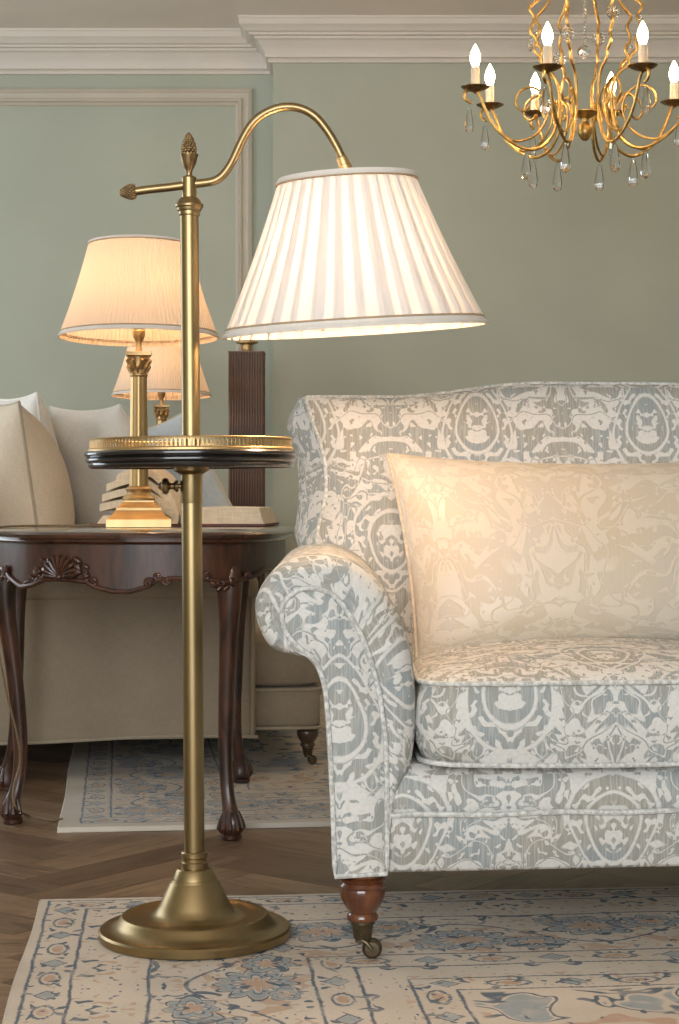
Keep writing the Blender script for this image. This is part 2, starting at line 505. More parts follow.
# ------------------------------------------------------------------ room shell
YL, YR, HC = 7.75, 7.54, 2.713
XL, XR, YF = -3.2, 3.4, -2.1
XB = -0.2786                                     # left corner of the chimney breast
def struct(name, mb, mat, parent=None, **k):
    o = mb.build(name, mat, parent, **k)
    if parent is None: o['kind'] = 'structure'
    return o
mb = MB(); mb.box(((XL + XR) / 2, (YF + YL) / 2, -0.055), (XR - XL, YL - YF, 0.09))
floor = struct('floor', mb, MAT['subfloor'], smooth=False); tag(floor, 'brown oak herringbone parquet floor', None)
mb = MB(); mb.box(((XL + XR) / 2, (YF + YL) / 2, HC + 0.05), (XR - XL + 0.4, YL - YF + 0.4, 0.1))
tag(struct('ceiling', mb, MAT['ceiling'], smooth=False), 'plain off-white ceiling')
mb = MB(); mb.box(((XL + XB) / 2, YL + 0.1, HC / 2), (XB - XL + 0.4, 0.2, HC))
tag(struct('wall_back', mb, MAT['wall'], smooth=False), 'sage green painted wall with a moulded panel')
mb = MB(); mb.box(((XB + XR) / 2, YR + 0.205, HC / 2), (XR - XB, 0.41, HC))
tag(struct('wall_chimney', mb, MAT['wall'], smooth=False), 'sage green chimney breast standing forward of the wall')
def wall_hole(name, axis, pos, a0, a1, h0, h1, z0, z1, lab):
    mb = MB()
    def bx(p0, p1, q0, q1):
        if axis == 'x': mb.box((pos, (p0 + p1) / 2, (q0 + q1) / 2), (0.2, p1 - p0, q1 - q0))
        else: mb.box(((p0 + p1) / 2, pos, (q0 + q1) / 2), (p1 - p0, 0.2, q1 - q0))
    bx(a0, h0, 0, HC); bx(h1, a1, 0, HC); bx(h0, h1, 0, z0); bx(h0, h1, z1, HC)
    tag(struct(name, mb, MAT['wall'], smooth=False), lab)
wall_hole('wall_left', 'x', XL - 0.1, YF, YL, 4.25, 6.35, 0.6, 2.4, 'sage green side wall with an added window opening')
wall_hole('wall_front', 'y', YF - 0.1, XL, XR, -2.45, 1.05, 0.55, 2.55, 'sage green wall with a wide window')
mb = MB(); mb.box((XR + 0.1, (YF + YL) / 2, HC / 2), (0.2, YL - YF, HC))
tag(struct('wall_right', mb, MAT['wall'], smooth=False), 'plain sage green side wall')
def window(name, axis, pos, h0, h1, z0, z1, lab):
    w = bpy.data.objects.new(name, None); col.objects.link(w); w['kind'] = 'structure'; w['label'] = lab
    def bx(p0, p1, q0, q1, nm):
        mb = MB()
        if axis == 'x': mb.box((pos, (p0 + p1) / 2, (q0 + q1) / 2), (0.06, p1 - p0, q1 - q0))
        else: mb.box(((p0 + p1) / 2, pos, (q0 + q1) / 2), (p1 - p0, 0.06, q1 - q0))
        mb.build(nm, MAT['trim'], w, smooth=False)
    t = 0.06
    bx(h0, h0 + t, z0, z1, 'jamb'); bx(h1 - t, h1, z0, z1, 'jamb'); bx(h0 + t, h1 - t, z0, z0 + t, 'sill'); bx(h0 + t, h1 - t, z1 - t, z1, 'head')
    bx((h0 + h1) / 2 - 0.025, (h0 + h1) / 2 + 0.025, z0 + t, z1 - t, 'mullion')
window('added_window_left', 'x', XL - 0.12, 4.25, 6.35, 0.6, 2.4, 'added unseen white framed window in the left wall')  # unseen window, added to go with the cool light on the left
window('window_2', 'y', YF - 0.12, -2.45, 1.05, 0.55, 2.55, 'white framed wide window behind the viewer')

# crown cornice: profile (out from wall, down from ceiling)
CP = [(0.0, 0.166), (0.018, 0.166), (0.022, 0.156), (0.016, 0.148), (0.030, 0.146), (0.034, 0.125), (0.045, 0.105), (0.062, 0.085),
      (0.075, 0.078), (0.075, 0.070), (0.095, 0.068), (0.098, 0.060), (0.112, 0.056), (0.125, 0.040), (0.135, 0.034), (0.135, 0.012), (0.140, 0.008), (0.140, 0.0), (0.0, 0.0)]
def cornice(name, path, lab):
    """path: wall-line points with outward directions (mitred)"""
    mb = MB(); rings = []
    for (x, y, ox, oy) in path:
        rings.append([(x + ox * o, y + oy * o, HC - d) for o, d in CP])
    mb.rings(rings, False, (False, False))
    tag(struct(name, mb, MAT['trim'], angle=20), lab)
cornice('trim_1', [(XL, YL, 1, -1), (XB, YL, -1, -1)], 'stepped cream cornice along the recessed wall')
cornice('trim_2', [(XB, YL, -1, -1), (XB, YR, -1, -1), (XR, YR, -1, -1)], 'stepped cream cornice wrapping the chimney breast')
# panel moulding on the recessed wall
def panel_mould():
    x1 = (252 - XC) * YL / F; zt = H + (YH - 89.5) * YL / F; w = 16.5 * YL / F
    x0 = XL + 0.35; z0 = 0.35
    prof = [(0, 0), (0.0, 0.016), (0.014, 0.022), (0.018, 0.016), (0.040, 0.014), (0.044, 0.026), (0.056, 0.030), (0.060, 0.018), (w, 0.010), (w, 0)]
    mb = MB(); rings = []
    for (x, z, sx, sz) in ((x0, z0, 1, 1), (x1, z0, -1, 1), (x1, zt, -1, -1), (x0, zt, 1, -1), (x0, z0, 1, 1)):
        rings.append([(x + sx * a, YL - h, z + sz * a) for a, h in prof])
    mb.rings(rings, False)
    tag(struct('trim_3', mb, MAT['panelmould'], angle=20), 'raised cream panel moulding on the recessed wall')
panel_mould()
mb = MB(); mb.box(((XL + XB) / 2, YL - 0.01, 0.08), (XB - XL, 0.02, 0.16))
tag(struct('baseboard_back', mb, MAT['trim'], smooth=False), 'cream skirting board on the recessed wall')
mb = MB(); mb.box(((XB + XR) / 2, YR - 0.01, 0.08), (XR - XB, 0.02, 0.16))
tag(struct('baseboard_chimney', mb, MAT['trim'], smooth=False), 'cream skirting board on the chimney breast')

# ------------------------------------------------------------------ herringbone planks
def planks():
    n, W = 5, 0.105; L = n * W; g = 0.0012
    mb = MB(); mb.box((0, 0, -0.005), (L - g, W - g, 0.010))
    me_o = mb.build('plank', MAT['plank'], floor, smooth=False)
    me = me_o.data
    bpy.data.objects.remove(me_o)
    A = R(45 + 7)
    ca, sa = math.cos(A), math.sin(A)
    spots = []
    for mI in range(-14, 15):
        for k in range(-110, 111):
            for typ in (0, 1):
                if typ == 0: cx, cy = (k + 2 * n * mI) * W + L / 2, k * W + W / 2
                else: cx, cy = (k - 1 + 2 * n * mI) * W + W / 2, k * W + L / 2
                X = cx * ca - cy * sa - 0.55; Y = cx * sa + cy * ca + 3.6
                if XL + 0.3 < X < XR - 0.3 and YF + 0.3 < Y < YL - 0.3:
                    vis = False; near = 0
                    if Y > 1.8:
                        px = XC + X * F / Y; py = YH + H * F / Y
                        vis = -70 < px < 749 and py < 1060 and Y < 6.4
                        if X > 0.15 and Y > 4.3: vis = False
                    spots.append((vis, Y, X, typ))
    seen = sorted([q for q in spots if q[0]], key=lambda q: q[1])[:298]
    ss = set((q[1], q[2]) for q in seen)
    for _, Y, X, typ in seen:
        o = bpy.data.objects.new('plank', me); col.objects.link(o); o.parent = floor
        o.location = (X, Y, -0.0004 + random.uniform(-0.0004, 0.0004)); o.rotation_euler = (0, 0, A + (PI / 2 if typ else 0) + (PI if random.random() < .5 else 0))
    mb = MB()
    for v, Y, X, typ in spots:
        if (Y, X) in ss: continue
        mb.box((X, Y, -0.0055), (L - g, W - g, 0.010), Matrix.Rotation(A + (PI / 2 if typ else 0), 3, 'Z'))
    o = mb.build('distant_planks', MAT['plank'], floor, smooth=False); o['kind'] = 'stuff'
planks()

# ------------------------------------------------------------------ rugs
def rug(name, corner, ang, sx, sy, anchor, mat_args, lab):
    """corner: world xy of one corner; anchor signs tell which corner it is"""
    A = R(ang)
    ex = Vector((math.cos(A), math.sin(A), 0)); ey = Vector((-math.sin(A), math.cos(A), 0))
    c = Vector((corner[0], corner[1], 0)) - ex * anchor[0] * sx / 2 - ey * anchor[1] * sy / 2
    mb = MB()
    nx, ny = 60, 60
    def pt(i, j, z, ins=0):
        u = -1 + 2 * i / nx; v = -1 + 2 * j / ny
        w = 0.002 * math.sin(9 * v + 1) * (abs(u) > .99) ; w2 = 0.002 * math.sin(11 * u) * (abs(v) > .99)
        return (u * (sx / 2 - ins) + w, v * (sy / 2 - ins) + w2, z)
    rings = [[pt(i, j, 0.011 + 0.0008 * math.sin(i * 0.7) * math.sin(j * .9), 0.004) for i in range(nx + 1)] for j in range(ny + 1)]
    mb.rings(rings, False)
    edge = [pt(i, 0, 0, 0) for i in range(nx)] + [pt(nx, j, 0, 0) for j in range(ny)] + [pt(nx - i, ny, 0, 0) for i in range(nx)] + [pt(0, ny - j, 0, 0) for j in range(ny)]
    inner = [pt(i, 0, 0, .004) for i in range(nx)] + [pt(nx, j, 0, .004) for j in range(ny)] + [pt(nx - i, ny, 0, .004) for i in range(nx)] + [pt(0, ny - j, 0, .004) for j in range(ny)]
    mb.rings([[(p[0], p[1], 0.0002) for p in edge], [(p[0], p[1], 0.008) for p in edge], [(p[0], p[1], 0.0112) for p in inner]], True)
    o = mb.build(name, m_rug(name + '_wool', sx / 2, sy / 2, *mat_args), angle=60)
    o.location = c; o.rotation_euler = (0, 0, A)
    return tag(o, lab, 'rug')
rug('patterned_rug', (-0.5485, 3.296), 5.4, 2.6, 1.9, (-1, 1),
    ([0.020, 0.088, 0.205, 0.455, 0.525, 0.60, 0.665], [(0.022, 0.086, 0.09), (0.457, 0.523, 0.10), (0.60, 0.665, 0.10)], (0.205, 0.455, 0.46), 0.0),
    'cream rug with blue and peach flowers under the brass floor lamp')
rug('patterned_rug', (-0.6237, 3.988), 7.0, 1.9, 2.5, (-1, -1),
    ([0.05, 0.115, 0.34, 0.40, 0.46], [(0.05, 0.115, 0.09), (0.34, 0.40, 0.09)], (0.115, 0.34, 0.42), 31.0, (0.60, 0.55, 0.48), (0.17, 0.22, 0.28), (0.47, 0.36, 0.28), (0.36, 0.39, 0.42)),
    'cream rug with blue borders under the carved side table')

# ------------------------------------------------------------------ patterned sofa
SY0, SH, SXC = 2.84, 0.10, 0.78                 # front plane, shear of the plan, centre line
def S(X, y, z): return Vector((X, SY0 + y + SH * X, z))
sc = SY0 / F
def spx(p): return ((p[0] - XC) * sc, H - (p[1] - YH) * sc)
sofa = thing('patterned_sofa', 'scroll-arm sofa in grey-blue and cream damask on turned castor legs', 'sofa', S(SXC, 0.4, 0))
SO = Vector(sofa.location)
PAIR = [((335, 876), (334, 876)), ((332, 789), (330, 789)), ((327, 705), (324, 705)), ((322, 676), (318, 676)), ((313, 658), (308, 660)),
        ((298, 646), (294, 656)), ((286, 631), (270, 648)), ((282, 612), (256, 621)), ((288, 597), (257, 594)), ((306, 588), (278, 566)),
        ((328, 592), (310, 555)), ((342, 604), (342, 557)), ((352, 619), (369, 573)), ((361, 635), (389, 597)), ((368, 652), (404, 628)),
        ((374, 672), (413, 660)), ((379, 692), (416.5, 695)), ((383, 720), (416.5, 735)), ((386, 750), (411, 772)), ((387, 795), (397, 803)), ((387, 874), (388, 874))]
panC = crom([(*spx(a), 0) for a, b in PAIR], 6)
outC = crom([(*spx(b), 0) for a, b in PAIR], 6)
ARM_D = 0.76
def make_arm(mir):
    mx = (lambda X: 2 * SXC - X) if mir else (lambda X: X)
    n = len(panC)
    prof = [(0.0, 0.0), (0.25, -0.004), (0.55, -0.004), (0.82, 0.006), (0.96, 0.022), (1.0, 0.045), (1.0, 0.10), (0.985, 0.25), (0.975, 0.45), (0.97, ARM_D)]
    rings = []; L = [0.0]
    for i in range(1, n): L.append(L[-1] + (outC[i] - outC[i - 1]).length)
    for t, y in prof:
        ring = []
        for i in range(n):
            p = panC[i].lerp(outC[i], t)
            wid = (outC[i] - panC[i]).length
            g = 0.0
            if 0 < t < 1.0 and wid > 0.02:
                g = 0.0035 * math.sin(i * 2.4 + 0.8 * math.sin(i * .7)) * math.sin(PI * t) * min(1, wid / 0.035)
            q = Vector((mx(p.x), SY0 + y + SH * mx(p.x) + g, p.y))
            ring.append(q - SO)
        rings.append(ring)
    mb = MB()
    dv = [0, 0.012, 0.024, 0.04, 0.055, 0.078, 0.133, 0.283, 0.48, 0.79]
    mb.rings(rings, True, (False, True), uv=lambda i, j: (dv[i] + 0.13, L[j] if j < n else L[-1] + 0.05))
    arm = mb.build('arm', MAT['damask'], sofa, angle=60)
    # front facing panel, gently padded
    mb = MB()
    cen = lambda k, e: None
    ins = []
    for i in range(n):
        a = panC[max(i - 1, 0)]; b = panC[min(i + 1, n - 1)]
        t = (b - a); nn = Vector((t.y, -t.x, 0)).normalized()
        ins.append(panC[i] + nn * 0.006)
    r0 = [Vector((mx(p.x), SY0 + 0.002 + SH * mx(p.x), p.y)) - SO for p in panC]
    r1 = [Vector((mx(p.x), SY0 - 0.005 + SH * mx(p.x), p.y)) - SO for p in ins]
    mb.rings([r0, r1], True, (False, True), uv=None)
    for k in range(len(mb.f)):
        mb.uv[k] = tuple((mb.v[q][0] * 1.0 + 0.27, mb.v[q][2] + 0.05) for q in mb.f[k])
    fp = mb.build('front_panel', MAT['damask'], arm, angle=60)
    mb = MB(); mb.tube([Vector((mx(p.x), SY0 - 0.004 + SH * mx(p.x), p.y)) - SO for p in panC], 0.0042, 8, closed=True)
    mb.build('piping', MAT['piping'], arm)
make_arm(False); make_arm(True)
XI0, XI1 = 0.072, 2 * SXC - 0.072
def soft_block(mb, x0, x1, y0, y1, rows, N=90, r=0.05, shear=True, dome=0.0, dens=None):
    """rows: (inset, z); plan is a rounded rectangle"""
    def outline(ins, rr):
        pts = []
        a0, a1, b0, b1 = x0 + ins, x1 - ins, y0 + ins, y1 - ins
        rr = max(min(rr, (a1 - a0) / 2 - 1e-4, (b1 - b0) / 2 - 1e-4), 1e-4)
        def seg(p, q, k):
            for t in range(k): pts.append((p[0] + (q[0] - p[0]) * t / k, p[1] + (q[1] - p[1]) * t / k))
        def arc(cx, cy, s, k=6):
            for t in range(k):
                a = s + PI / 2 * t / k
                pts.append((cx + rr * math.cos(a), cy + rr * math.sin(a)))
        seg((a0 + rr, b0), (a1 - rr, b0), 16); arc(a1 - rr, b0 + rr, -PI / 2)
        seg((a1, b0 + rr), (a1, b1 - rr), 12); arc(a1 - rr, b1 - rr, 0)
        seg((a1 - rr, b1), (a0 + rr, b1), 16); arc(a0 + rr, b1 - rr, PI / 2)
        seg((a0, b1 - rr), (a0, b0 + rr), 12); arc(a0 + rr, b0 + rr, PI)
        return pts
    rings = []
    for ins, z in rows:
        rings.append([(x, y, z) for x, y in outline(ins, r)])
    return rings
def sofa_place(rings, dz=None):
    out = []
    for rg in rings:
        out.append([S(x, y, z + (dz(x, y, z) if dz else 0)) - SO for x, y, z in rg])
    return out
# front rail + body
mb = MB()
rg = soft_block(mb, XI0 - 0.02, XI1 + 0.02, 0.004, 0.80, [(0.3, 0.153), (0.006, 0.153), (0.0, 0.159), (0.0, 0.243)], r=0.012)
mb.rings(sofa_place(rg), True, (True, True))
rail = mb.build('front_rail', MAT['damask'], sofa, angle=50)
mb = MB(); mb.tube([S(XI0 + (XI1 - XI0) * k / 40, 0.0, 0.2445 + 0.0015 * math.sin(k)) - SO for k in range(41)], 0.0045, 8)
mb.build('piping', MAT['piping'], rail)
mb = MB()
rg = soft_block(mb, XI0 - 0.01, XI1 + 0.01, 0.010, 0.78, [(0.0, 0.243), (-0.006, 0.262), (-0.004, 0.285), (0.006, 0.305), (0.03, 0.319), (0.08, 0.322), (0.35, 0.322)], r=0.012)
mb.rings(sofa_place(rg), True, (True, True))
mb.build('seat_deck', MAT['damask'], sofa, angle=60)
# seat cushions
def seat_cushion(x0, x1):
    mb = MB()
    y0, y1 = -0.012, 0.60
    zb, zt = 0.324, 0.452
    rows = [(0.30, zb), (0.03, zb), (0.004, zb + 0.004), (-0.006, zb + 0.03), (-0.010, (zb + zt) / 2), (-0.006, zt - 0.03), (0.0, zt - 0.006), (0.012, zt + 0.008), (0.05, zt + 0.022), (0.12, zt + 0.034), (0.2, zt + 0.040), (0.28, zt + 0.042)]
    cx = (x0 + x1) / 2
    def dz(x, y, z):
        # lower edge sags at the middle, corners lifted
        e = ((x - cx) / ((x1 - x0) / 2)) ** 2
        return (-0.006 * (1 - e) if z < 0.36 else 0.0) - (0.006 * e if z > 0.46 else 0)
    rg = soft_block(mb, x0, x1, y0, y1, rows, r=0.07)
    mb.rings(sofa_place(rg, dz), True, (True, True))
    c = mb.build('seat_cushion', MAT['damask'], sofa, angle=60)
    for z, ins in ((zb + 0.003, -0.001), (zt + 0.001, -0.002)):
        mb = MB()
        rg = soft_block(mb, x0, x1, y0, y1, [(ins, z)], r=0.07)
        mb.tube(sofa_place(rg, dz)[0], 0.0042, 8, closed=True)
        mb.build('piping', MAT['piping'], c)
seat_cushion(0.129, SXC - 0.004); seat_cushion(SXC + 0.004, 2 * SXC - 0.129)
# back
def sofa_back():
    fl = [(306, 397), (311, 417), (319, 438), (324, 457), (326, 473), (326, 494), (322, 514), (318, 531), (317, 555), (322, 600), (338, 660)]
    ol = [(300, 399), (291, 414), (287, 428), (292, 442), (296.5, 457), (298.5, 480), (298.5, 500), (296.5, 520), (296, 540), (318, 600), (338, 660)]
    nv = 30
    def Yf(z): return 0.60 + 0.13 * (z - 0.45) / 0.5     # leaning front face
    def conv(lst, dy):
        out = []
        for (x, y) in lst:
            z = 0.7
            for _ in range(4):
                Yw = SY0 + Yf(z) + dy - 0.004
                z = H - (y - YH) * Yw / F
            out.append(((x - XC) * Yw / F, z, 0))
        return crom(out, 4)
    fL, oL = conv(fl, 0.0), conv(ol, 0.13)
    topz = fL[0].y
    def top(X):
        px = XC + X * F / (SY0 + 0.73 + SH * X)
        t = min(max((px - 390) / 150, 0), 1); t = t * t * (3 - 2 * t)
        return 0.030 * t - 0.008 * math.exp(-((X - SXC) / 0.06) ** 2) + 0.0
    nu = 48; rows = []
    nrow = len(fL)
    for j in range(nrow):
        row = []
        for i in range(nu + 1):
            u = i / nu
            xl = fL[j].x; X = xl + (2 * SXC - 2 * xl) * u
            Xs = X if X <= SXC else 2 * SXC - X
            zz = fL[j].y + top(Xs) * (1 - j / (nrow - 1)) ** 2
            e = min(1, (1 - abs(2 * u - 1)) * 9); e = math.sqrt(max(0, 1 - (1 - e) ** 2))
            ev = min(1, j / 6); ev = math.sqrt(max(0, 1 - (1 - ev) ** 2))
            y = Yf(zz) - 0.045 * e * ev
            row.append(S(X, y, zz) - SO)
        rows.append(row)
    mb = MB(); mb.rings(rows, False)
    bk = mb.build('back', MAT['damask'], sofa, angle=60)
    # side faces, top and rear shell
    mb = MB(); n = nrow
    for mir in (0, 1):
        f = (lambda X: 2 * SXC - X) if mir else (lambda X: X)
        rs = []
        for t in (0, 0.25, 0.5, 0.75, 1.0):
            r_ = []
            for j in range(n):
                p = fL[j].lerp(oL[j], t); zz = p.y
                bul = 0.008 * math.sin(PI * t)
                r_.append(S(f(p.x - bul), Yf(zz) + 0.13 * t, zz) - SO)
            rs.append(r_)
        rear = [S(f(oL[j].x + 0.01), 0.86, oL[j].y - .01) - SO for j in range(n)]
        rs.append(rear)
        mb.rings(rs, False)
    # top
    ta = [rows[0][i] for i in range(nu + 1)]
    tb = [Vector(p) + Vector((0, 0.07, 0.006)) for p in ta]; tc = [Vector(p) + Vector((0, 0.14, -0.012)) for p in ta]
    td = []
    for p in ta:
        X = min(max(p.x + SO.x, 0.03), 2 * SXC - 0.03)
        td.append(S(X, 0.86, 0.16) - SO)
    mb.rings([ta, tb, tc, td], False)
    mb.build('back_shell', MAT['damask'], bk, angle=60)
    mb = MB()
    path = [rows[j][0] for j in range(nrow - 1, -1, -1)] + ta[1:] + [rows[j][nu] for j in range(1, nrow)]
    mb.tube(path, 0.004, 8); mb.build('piping', MAT['piping'], bk)
    mb = MB(); mb.box((0, 0, 0), (0.001, 0.001, 0.001))
sofa_back()
# legs
LEGP = [(0.0305, 0.150), (0.0305, 0.141), (0.027, 0.139), (0.0335, 0.135), (0.030, 0.130), (0.0335, 0.125), (0.0310, 0.121), (0.0325, 0.114), (0.0315, 0.105), (0.027, 0.093), (0.0215, 0.083), (0.019, 0.078), (0.0225, 0.072), (0.0215, 0.066), (0.0165, 0.0635)]
def castor_leg(parent, loc, woodmat, brassmat, s=1.0, rot=0.0, fat=1.0):
    """turned leg > ferrule, yoke, wheel; floor contact at local z=0"""
    M = Matrix.Rotation(rot, 3, 'Z')
    mb = MB(); mb.lathe([(r * s * fat, z * s) for r, z in LEGP], 32)
    leg = mb.build('leg', woodmat, parent, angle=50); leg.location = loc
    mb = MB(); mb.lathe([(r * s * fat, z * s) for r, z in ((0.017, 0.0640), (0.017, 0.060), (0.0158, 0.0585), (0.0128, 0.035), (0.0105, 0.033), (0.0105, 0.028), (0.004, 0.027))], 24)
    mb.build('ferrule', brassmat, leg)
    mb = MB()
    for sd in (-1, 1):
        mb.tube([M @ Vector(p) * s for p in ((-0.002, sd * 0.0095, 0.033), (0.006, sd * 0.0135, 0.030), (0.016, sd * 0.0135, 0.018))], 0.0035 * s, 8)
    mb.box(M @ Vector((-0.001, 0, 0.030)) * s, (0.016 * s, 0.022 * s, 0.006 * s), M)
    mb.build('yoke', brassmat, leg)
    mb = MB(); Mw = M @ Matrix.Rotation(PI / 2, 3, 'X')
    mb.lathe([(0.003 * s, -0.012 * s), (0.012 * s, -0.011 * s), (0.0165 * s, -0.006 * s), (0.0172 * s, 0.0), (0.0165 * s, 0.006 * s), (0.012 * s, 0.011 * s), (0.003 * s, 0.012 * s)], 24, c=M @ Vector((0.016, 0, 0.0173)) * s, M=Mw)
    mb.build('castor_wheel', brassmat, leg)
    return leg
lx = (362.5 - XC) * 2.875 / F
for X, y, rt in ((lx, 0.030, 0.0), (2 * SXC - lx, 0.030, 0.3), (lx + 0.02, 0.78, 0.5), (2 * SXC - lx - 0.02, 0.78, 0.1)):
    w = S(X, y, 0) - SO
    w.z = 0.0125 if SY0 + y + SH * X < 3.36 else 0.0
    castor_leg(sofa, w, MAT['leg'], MAT['castor'], 0.945 if w.z > 0 else 1.0, rt, 1.2)

# ------------------------------------------------------------------ pillows
def pillow(name, TL, TR, BR, BL, t, mat, lab, cat='cushion', bow=0.06, pipe=None, group=None, ex=0.42, N=26, wr=0.0, bowu=None):
    TL, TR, BR, BL = [Vector(p) for p in (TL, TR, BR, BL)]
    c = (TL + TR + BR + BL) / 4
    exq = ex
    ex = ((TR - TL) + (BR - BL)).normalized(); ey = ((TL - BL) + (TR - BR)).normalized()
    nn = ex.cross(ey).normalized()
    W = ((TR - TL).length + (BR - BL).length) / 2; Hh = ((TL - BL).length + (TR - BR).length) / 2
    rnd = random.Random(sum(ord(q) for q in lab))
    ph = [rnd.uniform(0, 6) for _ in range(6)]
    def pt(i, j, side):
        u, v = -1 + 2 * i / N, -1 + 2 * j / N
        u = math.sin(u * PI / 2) ; v = math.sin(v * PI / 2)
        ub = u * (1 - (bow if bowu is None else bowu) * (1 - v * v) * u * u); vb = v * (1 - bow * (1 - u * u) * v * v)
        a, b = (ub + 1) / 2, (vb + 1) / 2
        p = BL.lerp(BR, a).lerp(TL.lerp(TR, a), b)
        th = ((1 - u ** 2) * (1 - v ** 2))
        th = max(th, 0) ** exq
        wk = wr * (math.sin(5 * u + 3 * v + ph[0]) * math.sin(4 * v - 2 * u + ph[1]) + 0.5 * math.sin(11 * u * v + ph[2] + 3 * u)) * th
        return p + nn * side * (t / 2 * th + wk) - c
    mb = MB()
    for side in (1, -1):
        rings = [[pt(i, j, side) for i in range(N + 1)] for j in range(N + 1)]
        mb.rings(rings, False, uv=lambda a, b: (b / N * W + 0.03 * side, a / N * Hh + 0.5 * (side < 0)))
    root = thing(name, lab, cat, c, group)
    mb.build('cover', mat, root, angle=70)
    edge = [pt(i, 0, 0) for i in range(N)] + [pt(N, j, 0) for j in range(N)] + [pt(N - i, N, 0) for i in range(N)] + [pt(0, N - j, 0) for j in range(N)]
    mb = MB(); mb.tube(edge, 0.0045, 8, closed=True)
    mb.build('piping', pipe or mat, root)
    return root
pw = 0.80
tl, bl_ = P(388, 455, 3.37), P(417, 663, 3.24)
tr = tl + Vector((pw, SH * pw, 0.005)); br = bl_ + Vector((pw - 0.06, SH * (pw - .06), 0.0))
pillow('scatter_pillow', tl, tr, br, bl_, 0.18, MAT['damask_gold'], 'long champagne gold damask pillow leaning on the patterned sofa', 'pillow', bow=0.13, bowu=0.03, pipe=MAT['piping_gold'], N=40, wr=0.003)

# ------------------------------------------------------------------ floor lamp
LY = 3.018; LX = (195.0 - XC) * LY / F
LEAN = -0.0078
fl = thing('floor_lamp', 'tall antique brass floor lamp with a tray and a white pleated shade', 'lamp', (LX, LY, 0.0125))
fl.rotation_euler = (0, LEAN, 0)
fs = LY / F
def lz(y): return H - (y - YH) * fs - 0.0125
def lxp(x): return (x - 189.0) * fs
mb = MB()
mb.lathe([(0.0, 0.0), (0.158, 0.0), (0.1605, 0.002), (0.1610, 0.013), (0.158, 0.0165), (0.146, 0.0165), (0.138, 0.019), (0.129, 0.026), (0.1245, 0.034), (0.121, 0.0375), (0.112, 0.0385), (0.106, 0.036), (0.085, 0.034), (0.074, 0.0365), (0.066, 0.043), (0.059, 0.054),
          (0.0415, 0.091), (0.0402, 0.0925), (0.0395, 0.0925), (0.0375, 0.0965), (0.0365, 0.0970), (0.031, 0.111), (0.0285, 0.114), (0.021, 0.115)], 96)
mb.build('base', MAT['brass'], fl, angle=30)
mb = MB(); mb.lathe([(0.021, 0.113), (0.0225, 0.115), (0.0225, 0.124), (0.0205, 0.126), (0.0205, 0.131), (0.0225, 0.133), (0.0225, 0.140), (0.0205, 0.1425), (0.0178, 0.143)], 40)
mb.build('base_collar', MAT['brass'], fl, angle=30)
mb = MB(); mb.lathe([(0.0172, 0.14), (0.0172, lz(500))], 40); mb.build('lower_pole', MAT['brass'], fl)
mb = MB(); mb.lathe([(0.0182, lz(503)), (0.0186, lz(502)), (0.0186, lz(470))], 40); mb.build('sleeve', MAT['brass'], fl)
mb = MB(); mb.lathe([(0.0155, lz(475)), (0.0155, lz(212))], 40); mb.build('upper_pole', MAT['brass'], fl)
# thumb screw
mb = MB(); My = Matrix.Rotation(-PI / 2, 3, 'Y')
kz = lz(486)
mb.lathe([(0.004, 0.012), (0.004, 0.022), (0.009, 0.022), (0.010, 0.026), (0.006, 0.029), (0.005, 0.034), (0.0065, 0.036), (0.0125, 0.039), (0.0140, 0.043), (0.0120, 0.048), (0.007, 0.050), (0.005, 0.054), (0.002, 0.056)], 20, c=(0, -0.004, kz), M=My)
mb.build('thumb_screw', MAT['brass_dark'], fl)
# top collar
mb = MB(); mb.lathe([(0.0165, lz(216)), (0.0178, lz(215)), (0.0178, lz(211.5)), (0.0205, lz(210.5)), (0.0215, lz(208)), (0.0235, lz(207)), (0.0240, lz(205)), (0.022, lz(203.5)), (0.0195, lz(201)), (0.0165, lz(198.5)), (0.0125, lz(197.5)), (0.0125, lz(178)), (0.0105, lz(176.5)), (0.006, lz(175.5))], 40)
mb.build('top_collar', MAT['brass'], fl, angle=30)
def pinecone(mb, M, c, r, ln):
    """scaly cone along local +z from 0 to ln"""
    mb.lathe([(0.001, 0), (r * .75, ln * .06), (r * .92, ln * .25), (r * .88, ln * .45), (r * .62, ln * .72), (r * .3, ln * .9), (r * .24, ln * .93), (r * .3, ln * .98), (r * .05, ln * 1.06)], 20, c=c, M=M)
    for k in range(8):
        t = 0.08 + 0.78 * k / 7
        rr = r * (0.75 + (0.92 - 0.75) * min(1, t / .25)) if t < .25 else r * (0.92 - 0.62 * ((t - .25) / .65) ** 1.4)
        m = 11
        for q in range(m):
            a = 2 * PI * (q + 0.5 * (k % 2)) / m
            p = Vector((rr * math.cos(a), rr * math.sin(a), ln * t))
            mb.sphere((M @ p) + Vector(c), r * 0.20, 6, 4, (1, 1, 1.35), M=M)
I3 = Matrix.Identity(3)
mb = MB()
mb.lathe([(0.0055, lz(176.5)), (0.0055, lz(171)), (0.0085, lz(168)), (0.0125, lz(163)), (0.0140, lz(158)), (0.0160, lz(155.5)), (0.0162, lz(154.5)), (0.012, lz(154))], 32)
mb.build('finial_cup', MAT['brass_dark'], fl)
mb = MB(); pinecone(mb, I3, (0, 0, lz(155)), 0.0125, 0.036); mb.build('pineapple_finial', MAT['brass_dark'], fl, angle=60)
